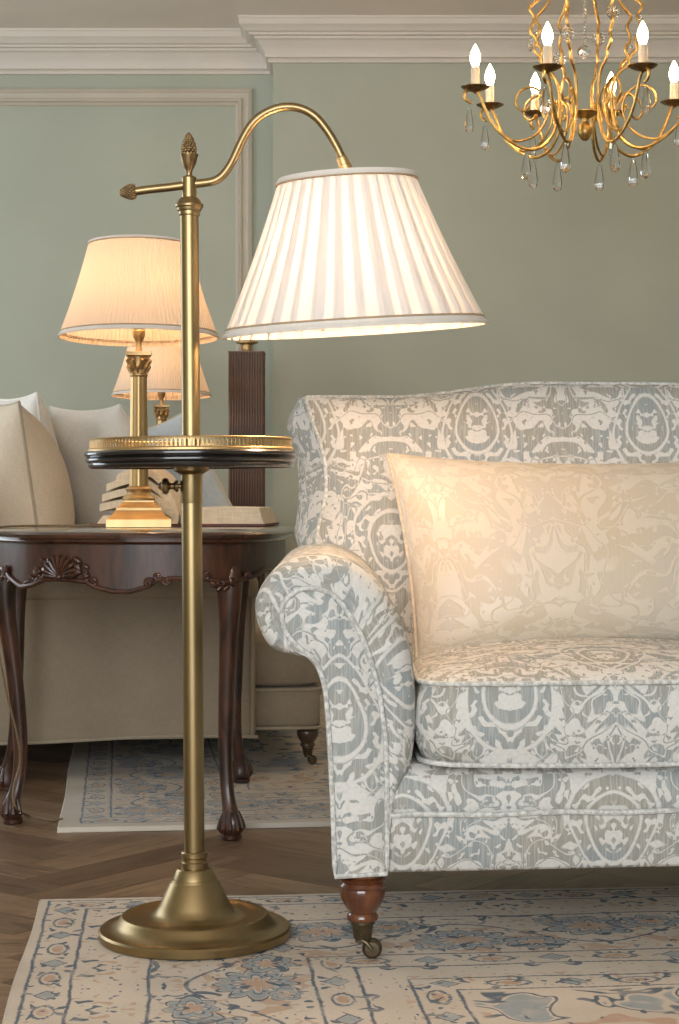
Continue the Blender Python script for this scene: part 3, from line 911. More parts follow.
# arm
arm_px = [(135, 191), (150, 189), (170, 187), (189, 184.5), (203, 183), (214, 181), (223, 175), (232, 162), (241, 143), (251, 126), (264, 114.5), (282, 108), (300, 109), (315, 117), (327, 131), (337, 148), (343.5, 163), (346, 172)]
mb = MB(); mb.tube(crom([(lxp(x), 0, lz(y)) for x, y in arm_px], 6), 0.0071, 14)
mb.build('swan_arm', MAT['brass'], fl)
a0_ = Vector((lxp(341.5), 0, lz(158))); a1_ = Vector((lxp(346.3), 0, lz(171)))
mb = MB(); mb.tube([a0_, a0_.lerp(a1_, .08), a0_.lerp(a1_, .6), a0_.lerp(a1_, .65), a1_], [0.0074, 0.0094, 0.0098, 0.0112, 0.0112], 20)
mb.build('arm_socket', MAT['brass_gold'], fl)
mb = MB(); mb.lathe([(0.006, 0), (0.0085, 0.001), (0.0085, 0.004), (0.005, 0.006), (0.005, 0.009)], 16, c=(lxp(136), 0, lz(190.9)), M=Matrix.Rotation(-PI / 2 - 0.1, 3, 'Y'))
pinecone(mb, Matrix.Rotation(-PI / 2 - 0.1, 3, 'Y'), (lxp(135), 0, lz(190.9)), 0.0125, 0.026)
mb.build('arm_finial', MAT['brass_dark'], fl, angle=60)
# tray
tray = None
mb = MB()
zt, zb = lz(451.5), lz(468)
dz = zt - zb
mb.lathe([(0.02, zb + 0.003), (0.165, zb + 0.002), (0.1675, zb), (0.1705, zb + dz * .05), (0.1725, zb + dz * .18), (0.171, zb + dz * .30), (0.1735, zb + dz * .36), (0.1765, zb + dz * .46), (0.1765, zb + dz * .55), (0.1735, zb + dz * .64), (0.1755, zb + dz * .70), (0.1785, zb + dz * .80), (0.1785, zb + dz * .90), (0.176, zb + dz * 1.0), (0.02, zt)], 96)
tray = mb.build('tray', MAT['blackwood'], fl, angle=30)
mb = MB()
mb.lathe([(0.1665, zt - 0.001), (0.1715, zt), (0.1715, zt + 0.0035), (0.169, zt + 0.0055), (0.1665, zt + 0.0055)], 96, caps=(False, False))
gz0, gz1 = zt + 0.005, lz(438.5)
mb.lathe([(0.1665, gz1 - 0.003), (0.1695, gz1 - 0.003), (0.1700, gz1 - 0.001), (0.1690, gz1), (0.1665, gz1), (0.1660, gz1 - 0.0015), (0.1665, gz1 - 0.003)], 96, caps=(False, False))
np_ = 150
for k in range(np_):
    a = 2 * PI * k / np_
    M = Matrix.Rotation(a, 3, 'Z')
    mb.box(M @ Vector((0.168, 0, (gz0 + gz1) / 2)), (0.0016, 0.0030, gz1 - gz0), M)
    mb.box(M @ Vector((0.168, 0, gz1 - 0.0042)), (0.0016, 0.0050, 0.0030), M)
mb.build('brass_gallery', MAT['brass_gold'], tray, smooth=False)
mb = MB(); mb.lathe([(0.017, zb - 0.012), (0.030, zb - 0.004), (0.030, zb + 0.002)], 32); mb.build('tray_bracket', MAT['brass_dark'], fl)
# shade
def make_shade(parent, name, c, rb, rt, h, n, amp, mat, trims, tilt=0.0, tx=0.0, layers=True):
    M = Matrix.Rotation(tx, 3, 'X') @ Matrix.Rotation(tilt, 3, 'Y')
    C = Vector(c)
    mb = MB()
    per = 4
    def prof(t): return rb + (rt - rb) * t + (-0.004) * math.sin(PI * t)
    rings = []
    N = n * per
    for j in range(9):
        t = j / 8
        ring = []
        for k in range(N):
            a = 2 * PI * k / N
            q = k % per
            off = (0, 1.0, 0.75, 0.25)[q] * amp * (0.7 + 0.3 * (1 - t))
            r = prof(t) + off
            ring.append(M @ Vector((r * math.cos(a), r * math.sin(a), h * t)) )
        rings.append(ring)
    mb.rings(rings, True)
    ob = mb.build(name, mat, parent, angle=25); ob.location = C
    if layers:
        mb = MB()
        for k in range(n):
            strip = []
            for j in range(5):
                t = j / 4; r = prof(t) - 0.0015
                a0 = 2 * PI * (k + 0.02) / n; a1 = 2 * PI * (k + 0.55 + 0.13 * math.sin(k * 2.3)) / n
                strip.append([M @ Vector((r * math.cos(a), r * math.sin(a), h * t)) for a in (a0, (a0 + a1) / 2, a1)])
            mb.rings(strip, False)
        mb.build('pleat_lining', mat, ob)
    for (t0, w, o, mname, m) in trims:
        mb = MB()
        r0 = prof(t0 / h) + amp + 0.0008; r1 = prof(min(1, (t0 + w) / h)) + amp + 0.0008
        mb.lathe([(r0 - amp - 0.003, t0), (r0, t0), (r0 + o, t0 + w * .3), (r1 + o, t0 + w * .7), (r1, t0 + w), (r1 - amp - 0.003, t0 + w)], 96, caps=(False, False), M=M)
        mb.build(mname, m, ob)
    return ob, M
top_c, bot_c = P(346.5, 179.5, LY), P(355.2, 333.0, LY)
bl = bot_c - Vector(fl.location); bl.x -= LEAN * bl.z
h_s = (top_c - bot_c).length
FT = -0.050
sh, MF = make_shade(fl, 'lamp_shade', bl, 0.2185, 0.1105, h_s, 36, 0.0038, MAT['shade_white'],
    [(0.0, 0.0125, 0.0006, 'lower_trim', MAT['shade_trim']), (0.0125, 0.0035, 0.001, 'lower_braid', MAT['shade_braid']), (h_s - 0.008, 0.009, 0.0006, 'upper_trim', MAT['shade_trim']), (h_s - 0.0105, 0.003, 0.001, 'upper_braid', MAT['shade_braid'])], tilt=FT, tx=0.055)
mb = MB(); tp = MF @ Vector((0, 0, h_s)) 
mb.lathe([(0.012, h_s - 0.06), (0.012, h_s - 0.005), (0.009, h_s + 0.002), (0.0105, h_s + 0.006), (0.0085, h_s + 0.012), (0.004, h_s + 0.014)], 24, M=MF)
for k in range(3):
    a = 2 * PI * k / 3 + .4
    mb.tube([MF @ Vector((0.01 * math.cos(a), 0.01 * math.sin(a), h_s - 0.004)), MF @ Vector((0.115 * math.cos(a), 0.115 * math.sin(a), h_s - 0.004))], 0.0015, 6)
o = mb.build('lamp_holder', MAT['brass'], sh)
mb = MB(); mb.lathe([(0.01, h_s - 0.06), (0.014, h_s - 0.075), (0.027, h_s - 0.105), (0.027, h_s - 0.12), (0.015, h_s - 0.138), (0.002, h_s - 0.142)], 20, M=MF)
mb.build('light_bulb', MAT['lampbulb'], sh)
bz = MF @ Vector((0, 0, h_s - 0.185))
point_light('lamp_glow', fl, bl + bz, 4.0, (1.0, 0.68, 0.42), 0.035)

# ------------------------------------------------------------------ carved side table
TH = 0.670
tb = thing('side_table', 'dark carved mahogany side table with shell apron and cabriole legs', 'table', (-0.46, 4.27, 0))
TO = Vector(tb.location)
plan = crom([(x, y, 0) for x, y in ((-0.775, 4.02), (-0.68, 3.90), (-0.53, 3.845), (-0.37, 3.83), (-0.235, 3.865), (-0.155, 3.97), (-0.118, 4.17), (-0.11, 4.40), (-0.14, 4.60), (-0.26, 4.71), (-0.46, 4.73), (-0.67, 4.71), (-0.80, 4.60), (-0.835, 4.38), (-0.825, 4.16))], 8, closed=True)
def off_plan(d):
    n = len(plan); out = []
    for i in range(n):
        t = (plan[(i + 1) % n] - plan[i - 1]).normalized()
        out.append(plan[i] + Vector((-t.y, t.x, 0)) * d)      # inward
    return out
def ring_at(d, z): return [Vector((p.x, p.y, z)) - TO for p in off_plan(d)]
mb = MB()
mb.rings([ring_at(0.03, TH - 0.028), ring_at(0.012, TH - 0.026), ring_at(0.006, TH - 0.021), ring_at(0.008, TH - 0.017), ring_at(0.0, TH - 0.013), ring_at(-0.001, TH - 0.007), ring_at(0.003, TH - 0.002), ring_at(0.009, TH)], True, (True, True))
mb.build('table_top', MAT['mahog_top'], tb, angle=35)
# arc length and wavy lower apron edge
ap = off_plan(0.022)
SL = [0.0]
for i in range(1, len(ap)): SL.append(SL[-1] + (ap[i] - ap[i - 1]).length)
SLT = SL[-1] + (ap[0] - ap[-1]).length
def s_at(px):      # arc length of the front apron point seen at pixel column px
    best = None
    for i, p in enumerate(ap):
        if p.y < 4.25:
            x = XC + p.x * F / p.y
            if best is None or abs(x - px) < best[0]: best = (abs(x - px), SL[i])
    return best[1]
edge_key = [(8, 0.575), (14, 0.560), (22, 0.548), (32, 0.552), (44, 0.565), (62, 0.567), (84, 0.562), (98, 0.551), (115, 0.541), (130, 0.541), (145, 0.553), (158, 0.566), (172, 0.570), (188, 0.566), (205, 0.566), (225, 0.560), (245, 0.567), (262, 0.580)]
keys = sorted((s_at(px), z) for px, z in edge_key)
def edge_z(s):
    if s <= keys[0][0] or s >= keys[-1][0]:
        return 0.575 + 0.008 * math.cos(s * 18)
    for (a, za), (b, zb_) in zip(keys, keys[1:]):
        if a <= s <= b:
            t = (s - a) / max(b - a, 1e-6); t = t * t * (3 - 2 * t)
            return za + (zb_ - za) * t
r_top = [Vector((p.x, p.y, TH - 0.026)) - TO for p in ap]
r_bot = [Vector((p.x, p.y, edge_z(SL[i]))) - TO for i, p in enumerate(ap)]
ap2 = off_plan(0.044)
r_in = [Vector((p.x, p.y, edge_z(SL[i]))) - TO for i, p in enumerate(ap2)]
r_in2 = [Vector((p.x, p.y, TH - 0.026)) - TO for i, p in enumerate(ap2)]
mb = MB(); mb.rings([r_in2, r_in, r_bot, [a.lerp(b, .5) for a, b in zip(r_bot, r_top)], r_top], True)
apron = mb.build('apron', MAT['mahog'], tb, angle=50)
apo = off_plan(0.018)
mb = MB(); mb.tube([Vector((p.x, p.y, edge_z(SL[i]) + 0.001)) - TO for i, p in enumerate(apo)], 0.0055, 8, closed=True)
mb.build('carved_edging', MAT['mahog'], apron)
def apron_pt(px, z, out=0.0):
    s = s_at(px)
    i = min(range(len(SL)), key=lambda k: abs(SL[k] - s))
    n = len(ap); t = (ap[(i + 1) % n] - ap[i - 1]).normalized()
    # finer position between samples
    nn = Vector((t.y, -t.x, 0))
    return Vector((ap[i].x, ap[i].y, z)) + nn * out - TO, t, nn
# shell
c, t, nn = apron_pt(62, 0.572, 0.004)
mb = MB()
for k in range(11):
    a = R(-82 + 164 * k / 10)
    ln = 0.036 + 0.012 * math.cos(a)
    d = t * math.sin(a) + Vector((0, 0, 1)) * math.cos(a)
    mb.tube([c + d * 0.004 + nn * 0.004, c + d * ln * .5 + nn * 0.010, c + d * ln * .85 + nn * 0.009, c + d * ln + nn * 0.004], [0.002, 0.0036, 0.0052, 0.0038], 7)
mb.sphere(c + nn * 0.004, 0.008, 10, 6)
mb.build('shell_carving', MAT['mahog'], apron)
# scrolls and leaf clusters along the edge
def scroll(px, z, r0, turns, sgn, nm='scroll_carving'):
    c, t, nn = apron_pt(px, z, 0.006)
    mb = MB(); pts = []
    m = 26
    for k in range(m):
        q = k / (m - 1); a = sgn * q * turns * 2 * PI
        r = r0 * (1 - 0.8 * q)
        pts.append(c + (t * math.cos(a) + Vector((0, 0, 1)) * math.sin(a)) * r + nn * 0.004 * q)
    mb.tube(pts, [0.0045 * (1 - .35 * k / (m - 1)) for k in range(m)], 7)
    mb.sphere(c + nn * 0.004, r0 * 0.38, 8, 6)
    mb.build(nm, MAT['mahog'], apron)
def leafs(px0, px1, z0, z1, n, nm='leaf_carving'):
    mb = MB()
    for k in range(n):
        q = k / max(n - 1, 1)
        c, t, nn = apron_pt(px0 + (px1 - px0) * q, z0 + (z1 - z0) * q, 0.005)
        Mx = Matrix((t, nn, Vector((0, 0, 1)))).transposed() @ Matrix.Rotation(0.6 * (-1) ** k, 3, 'Y')
        mb.sphere(c + Vector((0, 0, 0.004 * (-1) ** k)), 0.0085 * (1 - 0.4 * q), 8, 6, (1.5, 0.7, 0.8), M=Mx)
    mb.build(nm, MAT['mahog'], apron)
leafs(50, 30, 0.580, 0.562, 6); leafs(74, 97, 0.590, 0.560, 8); leafs(48, 42, 0.60, 0.585, 3); leafs(76, 90, 0.605, 0.585, 4)
scroll(36, 0.581, 0.008, 1.4, 1); scroll(150, 0.562, 0.010, 1.5, 1); scroll(158, 0.576, 0.008, 1.3, -1); scroll(166, 0.566, 0.009, 1.4, -1)
scroll(207, 0.575, 0.009, 1.4, 1); scroll(217, 0.562, 0.008, 1.3, -1); scroll(230, 0.562, 0.008, 1.3, 1); scroll(243, 0.575, 0.010, 1.4, -1)
leafs(212, 238, 0.553, 0.553, 7)
scroll(7, 0.580, 0.012, 1.4, 1); leafs(3, 14, 0.572, 0.558, 5)
# cabriole legs
def cabriole(fx, fy, topx, topy, zf=0.0):
    """foot at (fx,fy), knee block top at (topx,topy)"""
    cx, cy = -0.47, 4.28
    o = Vector((fx - cx, fy - cy, 0)).normalized()
    path = []; rad = []
    for z, off, r, k in ((0.60, 0.000, 0.030, 0.0), (0.575, 0.006, 0.031, 0.0), (0.545, 0.010, 0.029, 0.02), (0.50, 0.009, 0.0245, 0.10), (0.44, 0.002, 0.0205, 0.25), (0.36, -0.008, 0.0185, 0.45), (0.27, -0.016, 0.0175, 0.66), (0.19, -0.021, 0.0160, 0.82), (0.12, -0.018, 0.0150, 0.93), (0.075, -0.008, 0.0160, 1.0), (0.045, 0.003, 0.0215, 1.0), (0.022, 0.003, 0.0235, 1.0), (0.010, 0.000, 0.019, 1.0), (0.0, 0.0, 0.016, 1.0)):
        p = Vector((topx + (fx - topx) * k, topy + (fy - topy) * k, zf + z * (1 - zf / 0.6))) + o * off
        path.append(p - TO); rad.append(r)
    pp = crom(path, 4); rr = [v.x for v in crom([(q, 0, 0) for q in rad], 4)]
    mb = MB()
    rings = []
    a0 = math.atan2(o.y, o.x)
    for p, r in zip(pp, rr):
        ring = []
        for k in range(20):
            a = 2 * PI * k / 20
            # rounded square section with a ridge facing out
            ca, sa = math.cos(a), math.sin(a)
            s = 1.0 / (abs(ca) ** 3.2 + abs(sa) ** 3.2) ** (1 / 3.2)
            ring.append(p + Vector((math.cos(a + a0 + PI / 4), math.sin(a + a0 + PI / 4), 0)) * r * s * 0.93)
        rings.append(ring)
    mb.rings(rings, True, (True, True))
    leg = mb.build('leg', MAT['mahog'], tb, angle=50)
    mb = MB()
    f = Vector((fx, fy, zf)) - TO
    mb.lathe([(0.016, 0.0), (0.023, 0.002), (0.0235, 0.010), (0.020, 0.013)], 20, c=f)
    for k in range(7):
        a = a0 + R(-105 + 35 * k)
        d = Vector((math.cos(a), math.sin(a), 0))
        mb.tube([f + d * 0.016 + Vector((0, 0, 0.060)), f + d * 0.0235 + Vector((0, 0, 0.040)), f + d * 0.027 + Vector((0, 0, 0.026)), f + d * 0.021 + Vector((0, 0, 0.014))], [0.003, 0.005, 0.006, 0.003], 7)
    mb.build('scroll_foot', MAT['mahog'], leg)
    return leg
def foot(px, py):
    Yw = F * H / (py - YH); return ((px - XC) * Yw / F, Yw)
fA, fB, fC = foot(12.6, 823), foot(231, 839), foot(241, 787)
cabriole(fA[0], fA[1], -0.757, 4.11)
cabriole(fB[0], fB[1], -0.245, 3.925)
cabriole(fC[0], fC[1], -0.262, 4.60, 0.0122)
cabriole(-0.842, 4.56, -0.800, 4.53)

# ------------------------------------------------------------------ column table lamps
def table_lamp(px, Yl, z0, lab, s=1.0, glow=6.0, cord=True):
    k = 4.35 / F                                     # metres per pixel of the near lamp
    X = (px - XC) * Yl / F
    root = thing('table_lamp', lab, 'lamp', (X, Yl, z0), 'brass column lamps with pleated shades')
    def hz(y): return (525 - y) * k * s
    def w(px_): return px_ * k * s
    Mz = Matrix.Rotation(R(6), 3, 'Z')
    # stepped square plinth
    mb = MB()
    rows = [(31.5, 525), (31.8, 524.5), (31.8, 517), (31.2, 516.5), (27, 513.5), (24.5, 511), (22.5, 508), (22, 505.5), (19.5, 504), (16.5, 501), (15, 500), (15, 498.5)]
    rings = []
    for hw, y in rows:
        q = w(hw); rings.append([Mz @ Vector((sx * q, sy * q, hz(y))) for sx, sy in ((-1, -1), (1, -1), (1, 1), (-1, 1))])
    mb.rings(rings, True, (True, True)); mb.build('plinth', MAT['brass_gold'], root, angle=20)
    mb = MB()
    mb.lathe([(w(13), hz(499)), (w(16), hz(498.5)), (w(16.6), hz(496.5)), (w(15.5), hz(494.5)), (w(12.5), hz(493)), (w(11.3), hz(490.5)), (w(12.5), hz(488.5)), (w(13.2), hz(487)), (w(12.3), hz(485.5)), (w(10), hz(484))], 36)
    mb.build('column_base', MAT['brass_gold'], root, angle=40)
    mb = MB()
    rings = []
    for hw, y in ((9.3, 486), (9.2, 480), (8.4, 420), (7.9, 376), (7.9, 372)):
        rings.append([Mz @ Vector((math.cos(a) * w(hw) * (1 + .035 * math.cos(8 * a)), math.sin(a) * w(hw) * (1 + .035 * math.cos(8 * a)), hz(y))) for a in [2 * PI * q / 64 for q in range(64)]])
    mb.rings(rings, True, (True, True)); mb.build('column', MAT['brass_gold'], root, angle=50)
    # corinthian capital
    mb = MB()
    mb.lathe([(w(8.2), hz(375)), (w(9), hz(374)), (w(9), hz(372.5)), (w(8), hz(371.5)), (w(7.8), hz(366)), (w(8.5), hz(358)), (w(9.8), hz(354))], 32)
    for row, (n, y0, y1, o) in enumerate(((8, 371, 364, 3.2), (8, 368, 358, 4.2))):
        for q in range(n):
            a = 2 * PI * (q + .5 * row) / n
            d = Vector((math.cos(a), math.sin(a), 0))
            mb.tube([d * w(8) + Vector((0, 0, hz(y0))), d * w(9.2) + Vector((0, 0, hz((y0 + y1) / 2))), d * w(8.5 + o) + Vector((0, 0, hz(y1))), d * w(8.5 + o) + Vector((0, 0, hz(y1 + 2.2)))], [w(1.2), w(2.1), w(1.6), w(.8)], 7)
    for q in range(4):
        a = PI / 4 + q * PI / 2 + R(6)
        d = Vector((math.cos(a), math.sin(a), 0)); tt = Vector((-d.y, d.x, 0))
        pts = []
        for m in range(14):
            b = 3.4 * PI * m / 13; r = w(3.0) * (1 - .75 * m / 13)
            pts.append(d * (w(11.5) + r * math.cos(b)) + Vector((0, 0, hz(356.5) + r * math.sin(b))))
        mb.tube(pts, w(1.0), 7)
    rings = []
    for hw, y in ((11.5, 354.5), (12.6, 353.5), (12.6, 352), (13.3, 351.5), (13.3, 350)):
        q = w(hw); rings.append([Mz @ Vector((sx * q, sy * q, hz(y))) for sx, sy in ((-1, -1), (0, -.86), (1, -1), (.86, 0), (1, 1), (0, .86), (-1, 1), (-.86, 0))])
    mb.rings(rings, True, (True, True))
    mb.build('capital', MAT['brass_gold'], root, angle=40)
    mb = MB(); mb.lathe([(w(4.5), hz(351)), (w(3.2), hz(348)), (w(3.0), hz(340)), (w(4.8), hz(337)), (w(6.2), hz(334)), (w(6.2), hz(329)), (w(5.0), hz(328)), (w(5.0), hz(318))], 24)
    mb.build('lamp_holder', MAT['brass_gold'], root)
    mb = MB(); mb.lathe([(w(4), hz(320)), (w(5), hz(317)), (w(6), hz(313)), (w(5), hz(310)), (w(1), hz(308))], 20)
    mb.build('light_bulb', MAT['lampbulb'], root)
    hS = hz(241) - hz(336)
    sh, _ = make_shade(root, 'lamp_shade', (0, 0, hz(336)), w(79), w(49.5), hS, 110, 0.0016, MAT['shade_cream'],
        [(0.0, 0.010, 0.0006, 'lower_trim', MAT['shade_trim']), (0.010, 0.0035, 0.0008, 'lower_braid', MAT['shade_braid']), (hS - 0.005, 0.006, 0.0006, 'upper_trim', MAT['shade_trim']), (hS - 0.007, 0.003, 0.0008, 'upper_braid', MAT['shade_braid'])], tx=-0.03, layers=False)
    mb = MB()
    for q in range(3):
        a = 2 * PI * q / 3 + .9
        mb.tube([(0, 0, hS - 0.012), (w(48) * math.cos(a), w(48) * math.sin(a), hS - 0.004)], 0.0014, 6)
    mb.tube([(0, 0, hS - 0.012), (0, 0, hz(285) - hz(336))], 0.002, 8)
    mb.build('shade_carrier', MAT['brass_gold'], sh)
    point_light('lamp_glow', root, (0, 0, hz(296)), glow, (1.0, 0.62, 0.32), 0.03)
    if cord:
        pts = [Vector((X - w(29), Yl + 0.02, z0 + 0.003)), Vector((X - 0.14, Yl + 0.03, z0 + 0.003)), Vector((X - 0.24, Yl + 0.01, z0 + 0.003)), Vector((-0.79, 4.26, z0 + 0.003)), Vector((-0.838, 4.22, z0 - 0.004)), Vector((-0.848, 4.2, z0 - 0.03))]
        pts += [P(-6, 590, 4.06), P(-3, 640, 4.06), P(6, 690, 4.045), P(17, 735, 4.05), P(20, 762, 4.06), P(13, 790, 4.05), P(16, 808, 4.035), Vector((foot(27, 817)[0], foot(27, 817)[1], 0.004)), Vector((*foot(42, 820), 0.003)), Vector((*foot(52, 822), 0.003)), Vector((*foot(62, 825), 0.014))]
        mb = MB(); mb.tube([p - Vector(root.location) for p in crom(pts, 6)], 0.0026, 7)
        mb.build('power_cord', MAT['cord'], root)
    return root
table_lamp(138.8, 4.35, TH + 0.0005, 'gold brass column lamp with cream pleated shade on the carved table', 1.0, 1.7, True)
CZ = 0.665
table_lamp(161.5, 7.08, CZ, 'smaller-looking brass column lamp behind the sofa cushions by the wall', 1.015, 1.3, False)

# console table under the far lamps
ct = thing('console_table', 'dark wooden console table against the panelled wall', 'table', (-0.65, 7.2, 0))
mb = MB(); mb.box((0, 0, CZ - 0.015), (0.76, 0.46, 0.028)); mb.build('table_top', MAT['mahog'], ct, smooth=False)
mb = MB(); mb.box((0, 0, CZ - 0.07), (0.68, 0.38, 0.083)); mb.build('apron', MAT['mahog'], ct, smooth=False)
for sx in (-1, 1):
    for sy in (-1, 1):
        mb = MB(); mb.lathe([(0.014, 0), (0.018, 0.02), (0.015, 0.05), (0.026, 0.45), (0.022, 0.5), (0.028, 0.53), (0.028, CZ - 0.1)], 20, c=(sx * 0.32, sy * 0.17, 0)); mb.build('leg', MAT['mahog'], ct)

# ribbed column
rc = thing('ribbed_column_lamp', 'tall ribbed dark walnut column with a shiny brass neck', 'lamp', ((247 - XC) * 7.2 / F, 7.2, CZ))
rk = 7.2 / F
def rz(y): return H - (y - YH) * rk - CZ
mb = MB(); mb.box((0, 0, rz(353) / 2), (0.128, 0.128, rz(353)))
mb.build('core', MAT['rib'], rc, smooth=False)
mb = MB(); mb.box((0, 0, 0.0045), (0.15, 0.15, 0.009)); mb.build('foot_plate', MAT['rib'], rc, smooth=False)
mb = MB(); mb.box((0, 0, rz(353)), (0.143, 0.143, 0.006)); mb.build('top_plate', MAT['rib'], rc, smooth=False)
mb0 = MB(); mb0.tube([(0, 0, 0.008), (0, 0, rz(353.5))], 0.0042, 8)
slat = None
for f in range(4):
    for q in range(13):
        a = -0.063 + 0.126 * q / 12
        M = Matrix.Rotation(f * PI / 2, 3, 'Z')
        p = M @ Vector((a, -0.066, 0))
        if slat is None: slat = mb0.build('rib', MAT['rib'], rc); slat.location = p
        else: dup(slat, rc, p)
mb = MB(); mb.lathe([(0.026, rz(353)), (0.026, rz(351)), (0.022, rz(350)), (0.022, rz(345)), (0.030, rz(344)), (0.045, rz(343.2)), (0.045, rz(342.2)), (0.03, rz(341.5)), (0.015, rz(340))], 32)
mb.build('neck', MAT['brass_gold'], rc)
mb = MB(); mb.lathe([(0.014, rz(340.5)), (0.014, rz(322)), (0.006, rz(320))], 20); mb.build('candle_tube', MAT['candle'], rc)

# ------------------------------------------------------------------ open book
bk = thing('open_book', 'thick open book with cream pages lying behind the brass lamp', 'book', (-0.385, 4.56, TH + 0.0005))
def page_half(sgn, w, d, th, name):
    mb = MB(); rings = []
    n = 14
    for k in range(n + 1):
        t = k / n
        x = sgn * (0.004 + w * t)
        zt = 0.006 + th * (0.55 + 0.45 * min(1, math.sin(min(t * 4.0, PI / 2)))) * (1 - 0.10 * t)
        if sgn < 0: zt += 0
        sl = 0.016 * (1 if t > .99 else 0)
        rings.append([Vector((x + sgn * 0.014 * (t), -d / 2, 0.006)), Vector((x, -d / 2 + 0.006, zt)), Vector((x, d / 2 - 0.006, zt)), Vector((x + sgn * 0.014 * t, d / 2, 0.006))])
    mb.rings(rings, True, (True, True))
    return mb.build(name, MAT['pages'], bk, angle=40)
Mb = R(-6)
mb = MB(); mb.box((0.105, 0, 0.003), (0.225, 0.215, 0.005)); mb.box((-0.112, 0, 0.003), (0.225, 0.215, 0.005)); mb.build('cover', MAT['cover'], bk, smooth=False)
page_half(1, 0.195, 0.205, 0.044, 'page_block'); page_half(-1, 0.19, 0.205, 0.022, 'page_block')
for k, (lift, th, ln) in enumerate(((0.026, 0.013, 0.20), (0.050, 0.010, 0.195), (0.076, 0.012, 0.185), (0.098, 0.003, 0.16))):
    mb = MB(); rings = []
    for q in range(15):
        t = q / 14
        x = -0.002 - ln * t; z = 0.010 + lift * math.sin(min(t * 1.3, 1) * PI / 2) ** 0.7 + (0.016 + .004 * k) * math.sin(t * PI)
        tk = 0.018
        rings.append([Vector((x, -0.10 + 0.004 * k, z)), Vector((x, 0.10, z)), Vector((x, 0.10, z + tk)), Vector((x, -0.10 + 0.004 * k, z + tk))])
    mb.rings(rings, True, (True, True)); mb.build('lifted_pages', MAT['pages'], bk, angle=40)
bk.rotation_euler = (0, 0, R(-7))

# ------------------------------------------------------------------ cream sofa
cs = thing('linen_sofa', 'oatmeal linen sofa seen side-on behind the carved table', 'sofa', (-0.045, 4.86, 0), rotz=R(7))
def cblock(name, x0, x1, y0, y1, rows, r, parent=cs, mat='linen', **k):
    mb = MB(); rg = soft_block(mb, x0, x1, y0, y1, rows, r=r)
    mb.rings([[Vector(p) for p in q] for q in rg], True, (True, True))
    return mb.build(name, MAT[mat], parent, angle=60)
def cpipe(path, parent, r=0.0045, closed=False):
    mb = MB(); mb.tube(path, r, 8, closed=closed); return mb.build('piping', MAT['piping_lin'], parent)
LEN = 1.85
# base frame
base = cblock('base', -1.12, -0.004, 0.0, LEN, [(0.3, 0.118), (0.012, 0.118), (0.0, 0.130), (0.0, 0.218), (0.004, 0.226), (0.2, 0.228)], 0.03)
cpipe([Vector(p) for p in soft_block(None, -1.12, -0.004, 0.0, LEN, [(-0.002, 0.119)], r=0.03)[0]], base, closed=True)
cpipe([Vector(p) for p in soft_block(None, -1.12, -0.004, 0.0, LEN, [(-0.001, 0.222)], r=0.03)[0]], base, closed=True)
seat = cblock('seat_cushion', -1.0, 0.0, 0.004, LEN - 0.004, [(0.2, 0.228), (0.02, 0.229), (0.0, 0.24), (-0.003, 0.30), (0.0, 0.345), (0.02, 0.362), (0.08, 0.375), (0.3, 0.385)], 0.05)
# arms: outer panel plus a slightly overhanging roll
for yy0, yy1, sg in ((-0.055, 0.10, -1), (LEN - 0.10, LEN + 0.055, 1)):
    arm = cblock('arm', -1.08, -0.185, yy0, yy1, [(0.03, 0.100), (0.004, 0.102), (0.0, 0.115), (0.0, 0.48)], 0.022)
    roll = cblock('arm_roll', -1.085, -0.178, yy0 - 0.022, yy1 + 0.022, [(0.03, 0.470), (0.006, 0.476), (0.0, 0.492), (0.0, 0.515), (0.008, 0.535), (0.03, 0.552), (0.07, 0.558)], 0.03, parent=arm)
    o_ = yy0 if sg < 0 else yy1
    cpipe([(-0.195, o_ + sg * 0.001, 0.105), (-0.195, o_ + sg * 0.001, 0.30), (-0.195, o_ + sg * 0.001, 0.475)], arm)
    cpipe([(-0.235, o_ + sg * 0.0005, 0.105), (-0.237, o_ + sg * 0.0005, 0.30), (-0.235, o_ + sg * 0.0005, 0.475)], arm)
    wob = [(-1.07 + 0.89 * k / 24, o_ + sg * 0.001, 0.104 - 0.006 * math.sin(PI * k / 12)) for k in range(25)]
    cpipe(wob, arm, 0.005)
# back
cb = cblock('back', -1.24, -1.02, -0.05, LEN + 0.05, [(0.03, 0.105), (0.0, 0.12), (0.0, 0.74), (0.01, 0.80), (0.05, 0.83)], 0.05)
for x, y in ((-0.036, 0.05), (-0.036, LEN - 0.06), (-1.02, 0.05), (-1.02, LEN - 0.06)):
    wx = Matrix.Rotation(R(7), 3, 'Z') @ Vector((x, y, 0)) + Vector(cs.location)
    onrug = wx.x > -0.9 and x > -0.5
    castor_leg(cs, (x, y, 0.012 if onrug else 0.0), MAT['oldleg'], MAT['castor'], 0.77 if onrug else 0.84, 0.1, 1.2)
# cushions on it
def PP(x, y, Y): return P(x, y, Y)
pillow('sofa_cushion', PP(-10, 404, 5.55), PP(19, 402, 5.06), PP(48, 596, 5.06), PP(20, 596, 5.55), 0.31, MAT['linen_cushion'], 'tan linen cushion seen edge-on at the left, its seam facing us', ex=0.62, bow=0.03, group='cushions on the linen sofa', pipe=MAT['piping_lin'], wr=0.003)
pillow('sofa_cushion', PP(-16, 396, 6.15), PP(37, 393, 5.68), PP(66, 586, 5.68), PP(35, 586, 6.15), 0.20, MAT['linen_white'], 'off-white cushion peeking out behind the tan cushion', bow=0.06, group='cushions on the linen sofa', wr=0.004)
pillow('sofa_cushion', PP(50, 407, 6.0), PP(120, 405, 5.78), PP(225, 575, 5.78), PP(80, 575, 6.0), 0.20, MAT['linen_white'], 'off-white pointed-corner cushion left of the brass column lamp', bow=0.07, group='cushions on the linen sofa', wr=0.006)
